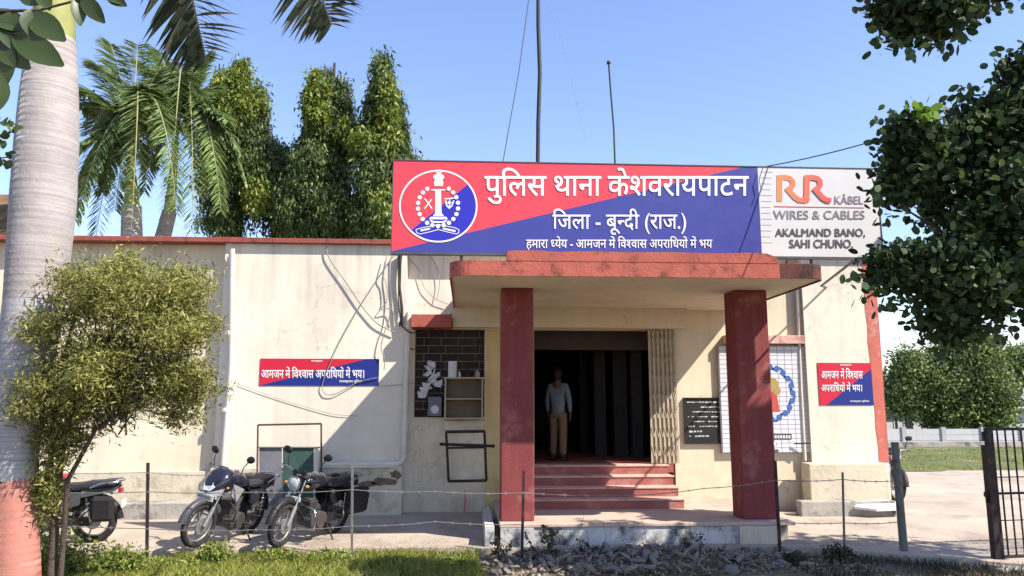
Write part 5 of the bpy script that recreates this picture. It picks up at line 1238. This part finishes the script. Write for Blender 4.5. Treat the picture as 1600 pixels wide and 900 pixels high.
def fartree(name, u, Y, ells, nc, per, label, s_, twigs=True, sp=.3):
    T = thing(name, (at(u, 640, Y).x, Y, .2), label, 'tree'); x = at(u, 640, Y).x; zc = max(e[0][2] for e in ells)
    MB().tube([(x, Y, .1), (x+.1, Y, 1.4), (x-.1, Y, 3), (x, Y, zc)], [.3, .25, .2, .05], 10).build('trunk', greybark, T)
    for e in ells: c_ = Vector(e[0]); MB().tube([(x, Y, 1.6), Vector((x, Y, 2.2)).lerp(c_, .5), c_], [.14, .09, .03], 6).build('branch', greybark, T)
    P, C_ = clumps(ells, nc, per, sp, .4); npmesh('crown', leafquads(P, s_, .5), 4, far_m, T, 'stuff')
fartree('shade_tree', 1495, 37, [E_(1500,572,37,52,42,2,3),E_(1518,548,37,40,28,1.5,2),E_(1455,600,37,45,32,1.8,2),E_(1540,615,37,38,38,1.8,2),E_(1510,640,37,50,26,1.8,2.0),E_(1420,570,37,20,22,1,.7),E_(1405,610,37,20,35,1,1),E_(1420,628,37,20,16,1,.6),E_(1475,652,37,34,17,1.4,1.1),E_(1545,652,37,30,18,1.4,1.0),E_(1510,534,37,22,14,1,.5)], 1400, 36, 'bushy green tree behind the far boundary wall', .19)
fartree('distant_tree', 1590, 52, [E_(1590,570,52,38,22,2,2),E_(1625,580,52,45,35,2.5,2),E_(1590,592,52,30,14,2,1)], 380, 20, 'distant green tree cut by the right edge of the picture', .38)
# distant green line behind everything
sheetP, _ = clumps([((x, 80+random.uniform(-6, 6), 1.2), (5, 3, 2.2), 1) for x in range(-70, 130, 5)], 1500, 18, .9, .2)
tag(npmesh('distant_scrub', leafquads(sheetP, .8, .6), 4, far_m, None, 'stuff', off=(0, 80, 0)), 'distant line of scrub on the horizon', 'scrub')
# tiled roof house at far left behind
a = at(-90, 400, 17.5); b = at(16, 300, 17.5)
T = thing('tiled_roof_house', (a.x, 17.5, 0), 'house with brown clay tiled roof behind the palm trunk at the left edge', 'building')
MB().box((a.x-3, 17.8, 0), (b.x-.1, 22, at(0, 385, 17.8).z)).build('wall', cream, T)
zr0, zr1 = at(0, 384, 17.4).z, at(0, 300, 19).z
rf = MB().add([(a.x-3, 17.4, zr0), (b.x, 17.4, zr0), (b.x-.05, 19.4, zr1), (a.x-3, 19.4, zr1), (a.x-3, 21.4, zr0), (b.x, 21.4, zr0)], [(0,1,2,3),(3,2,5,4),(1,5,2),(0,3,4),(0,4,5,1)]).build('roof', clayroof, T)
for r_ in range(9):
    t0, t1 = r_/9, (r_+1)/9
    for k in range(8):
        x0_ = b.x-.02-(k+1)*.28; mb = MB(); y0_, y1_ = 17.4+2*t0, 17.4+2*t1+.05; za_, zb2 = zr0+(zr1-zr0)*t0, zr0+(zr1-zr0)*(t1+.025)
        mb.add([(x0_, y0_, za_+.045), (x0_+.27, y0_, za_+.045), (x0_+.27, y1_, zb2+.02), (x0_, y1_, zb2+.02), (x0_, y0_, za_+.012), (x0_+.27, y0_, za_+.012), (x0_+.27, y1_, zb2), (x0_, y1_, zb2)], [(0,1,2,3),(4,7,6,5),(0,4,5,1),(1,5,6,2),(2,6,7,3),(3,7,4,0)]).build('roof_tile', clayroof, rf)

# ------------------------------------------------------------ grass, weeds, rubble
def blades(n_, xr_, yr_, h_, w_, m, name, label, dens=None, z=-.02):
    x = rng.uniform(*xr_, n_); y = rng.uniform(*yr_, n_)
    if dens is not None: k_ = rng.random(n_) < dens(x, y); x, y = x[k_], y[k_]
    n_ = len(x); P = np.stack([x, y, np.full(n_, z) if np.isscalar(z) else z(x, y)], 1); a = rng.uniform(0, 6.28, n_); sd = np.stack([np.cos(a), np.sin(a), np.zeros(n_)], 1)*w_
    hh = (h_*rng.uniform(.4, 1.2, n_))[:, None]; ln = np.stack([rng.normal(size=n_)*.45, rng.normal(size=n_)*.45, np.ones(n_)], 1)
    tip = P+ln*hh; mid = P+ln*hh*.5*np.array([.6, .6, 1.1]); V = np.stack([P-sd, P+sd, mid+sd*.7, tip, mid-sd*.7], 1).reshape(-1, 3)
    o = npmesh(name, V, 5, m, None, 'stuff', off=(float(np.mean(xr_)), float(np.mean(yr_)), 0)); return tag(o, label, 'grass')
def patch(x, y): return np.clip(.62+.5*np.sin(x*2.1+1)*np.sin(y*3+x)+.2*np.sin(x*7), .12, 1)
blades(80000, (-6.5, .15), (8.9, 10.5), .14, .005, grass_m, 'front_grass', 'bright unmown grass along the fence on the left', patch)
blades(9000, (4.0, 7.2), (8.6, 10.1), .09, .005, darkweed, 'shade_toned_grass', 'grass coloured dark for shade right of the rubble', lambda x, y: patch(x, y)*.6)  # tree shade put into the blade colour
blades(26000, (11, 34), (20.7, 32.3), .06, .014, grass_m, 'field_grass', 'sunlit grass on the field before the far wall', lambda x, y: np.clip(.5+.4*np.sin(x*.9+y), .1, 1), .2)
def weedclump(cx_, cy_, r_, h_, n_, s_, m, name, label, cat='weeds', z0=-.02):
    st = max(4, n_//28); P = []; mb_ = MB()
    for i in range(st):
        a = random.uniform(0, 6.28); q = r_*random.random()**.5; b = Vector((cx_+q*math.cos(a), cy_+q*math.sin(a)*.6, z0)); t_ = b+Vector((random.gauss(0, .25)*h_, random.gauss(0, .2)*h_, h_*random.uniform(.5, 1.1)))
        mb_.tube([b, b.lerp(t_, .5), t_], [.004, .003, .0015], 4)
        for k in range(n_//st): t2 = random.uniform(.25, 1.02); p = b.lerp(t_, t2); P.append((p.x+random.gauss(0, .018), p.y+random.gauss(0, .018), p.z+random.gauss(0, .01)))
    T = thing(name, (cx_, cy_, z0), label, cat); mb_.build('stems', M('weed_stem', (.18,.17,.07), .8), T); npmesh('foliage', leafquads(np.array(P), s_, .45, .2, (0, 0, .5)), 4, m, T, 'stuff'); return T
Wd = [(70, 835, 9.2, .26, .75, 'tall yellow-green weeds at the foot of the palm trunk'), (125, 860, 9.3, .30, .42, 'leafy weeds between the palm trunk and the first fence post'), (190, 865, 9.4, .25, .36, 'low weeds just left of the first fence post'),
      (335, 845, 9.9, .22, .30, 'weeds in front of the fairing motorcycle wheel'), (430, 852, 9.9, .3, .22, 'spreading weeds in front of the round-headlamp motorcycle'), (520, 858, 9.9, .24, .18, 'weeds just left of the second fence post'), (620, 868, 9.8, .25, .13, 'low weeds right of the second fence post'), (280, 872, 9.7, .25, .14, 'low weeds right of the first fence post'), (710, 876, 9.9, .2, .12, 'small weeds by the left corner of the platform')]
for u, v, Y, r_, h_, lb in Wd: weedclump(X(u, Y, 860), Y, r_, h_, 1500, .05, weed_m, 'weed_clump', lb)
for u, Y, r_, h_, n_, lb in ((850, 10.2, .13, .42, 300, 'dark leafy weed against the shaded platform front'), (930, 10.25, .2, .28, 200, 'dry brown weed growing among the rubble'), (1080, 10.2, .15, .33, 120, 'thin dry stalks at the middle of the platform front'), (1310, 9.9, .22, .22, 500, 'low dark bush between the two right fence posts'), (780, 10.2, .1, .3, 160, 'reddish weed against the left platform corner'), (1250, 9.7, .25, .15, 300, 'flat dark weeds at the right end of the platform')):
    weedclump(X(u, Y, 860), Y, r_, h_, n_, .05, darkweed, 'dark_weed', lb)
mb = MB()
for k in range(14):
    x = X(random.uniform(850, 1110), 10.3, 850); a = Vector((x, 10.3+random.uniform(-.1, .2), 0)); b = a+Vector((random.uniform(-.2, .2), random.uniform(-.1, .15), random.uniform(.25, .6))); mb.tube([a, a.lerp(b, .6)+Vector((.02, 0, 0)), b], [.005, .004, .002], 4)
tag(mb.build('dry_stalks', greybark), 'bare dry stalks leaning against the front of the platform', 'stalks', None, 'stuff')
sheet('soil_mound', [.4+.12*i for i in range(38)], [9.2+.07*i for i in range(19)], lambda x, y: -.03+.12*math.exp(-((y-10.15)/.5)**2)*math.exp(-((x-2.4)/1.35)**2)+.025*h2(x*4, y*4), ground_m)
# rubble: sharp stones, each its own object
proto = []
for k in range(6):
    mb = MB(); n_ = 14; pts = [Vector((random.gauss(0, 1), random.gauss(0, .55), random.gauss(0, .38))).normalized() for _ in range(n_)]
    pts = [Vector((p.x*.5, p.y*.32, p.z*.2)) for p in pts]; me = bpy.data.meshes.new('rubble_stone'); bm = bmesh.new()
    for p in pts: bm.verts.new(p)
    bmesh.ops.convex_hull(bm, input=bm.verts); bmesh.ops.delete(bm, geom=[v_ for v_ in bm.verts if not v_.link_faces], context='VERTS'); bm.to_mesh(me); bm.free(); me.materials.append(stone_ms[k % 3]); proto.append(me)
RL = 'broken grey-brown stone lying in the rubble in front of the shaded platform'
for k in range(290):
    u = random.gauss(1010, 140) if k % 3 else random.uniform(760, 1240)
    if u < 745 or u > 1260: continue
    Y = random.uniform(9.25, 10.45); hmax = .12*math.exp(-((Y-10.1)/.55)**2)*math.exp(-((u-1030)/170)**2)+.02
    x = X(u, Y, 870); o = bpy.data.objects.new('rubble_stone', random.choice(proto)); COL.objects.link(o)
    o.location = (x, Y, -.01+random.uniform(.45, 1)*hmax+.03); o.rotation_euler = (random.gauss(0, .5), random.gauss(0, .55), random.uniform(0, 6.28)); s_ = random.choice((random.uniform(.07, .12), random.uniform(.09, .18), random.uniform(.14, .25))); o.scale = (s_, s_*random.uniform(.6, 1.1), s_*random.uniform(.6, 1.2))
    tag(o, RL, 'stone', 'rubble stones before the platform')
for i, (u, v, lb) in enumerate(((268, 858, 'pale stone under the front wheel of the fairing motorcycle'), (345, 862, 'white lump of plaster left of the round-headlamp motorcycle'), (240, 868, 'small whitish stone at the foot of the first fence post'), (1235, 868, 'pale stone by the right corner post of the platform'))):
    p = gz(u, v, .06); o = bpy.data.objects.new('loose_stone', proto[i]); COL.objects.link(o); o.location = (p.x, p.y, .02); o.scale = (.22, .25, .35); tag(o, lb, 'stone')
P = np.stack([rng.uniform(.3, 5, 2600), rng.uniform(9.2, 10.4, 2600), np.zeros(2600)], 1); P[:, 2] = -.02+.12*np.exp(-((P[:, 1]-10.15)/.5)**2)*np.exp(-((P[:, 0]-2.4)/1.35)**2)+.015
tag(npmesh('rubble_grit', leafquads(P, .045, .8, up=1.5), 4, stone_ms[2], None, 'stuff', off=(2.5, 9.8, 0)), 'small grit and chips between the rubble stones', 'grit')
# leaf litter and grit on the yard edge
P = np.stack([rng.uniform(-5, 8.5, 2600), rng.normal(10.55, .35, 2600), np.zeros(2600)], 1); P[:, 1] = np.maximum(P[:, 1], 10.45); P[:, 2] = .09+(P[:, 1]-10.4)*.04+.006
P = P[(P[:, 0] < pX0-.1) | (P[:, 0] > pX1+.3)]
V = leafquads(P, .03, .5); V[:, 2] = np.clip(V[:, 2], None, 1)*0+np.repeat(P[:, 2], 4)+rng.uniform(0, .006, len(V))
tag(npmesh('leaf_litter', V, 4, M('dry_leaf', rough=.9, island=[(.10,.07,.04),(.22,.16,.09),(.16,.15,.06)]), None, 'stuff', off=(0, 10.5, 0)), 'scattered dry leaves along the yard edge', 'leaves')
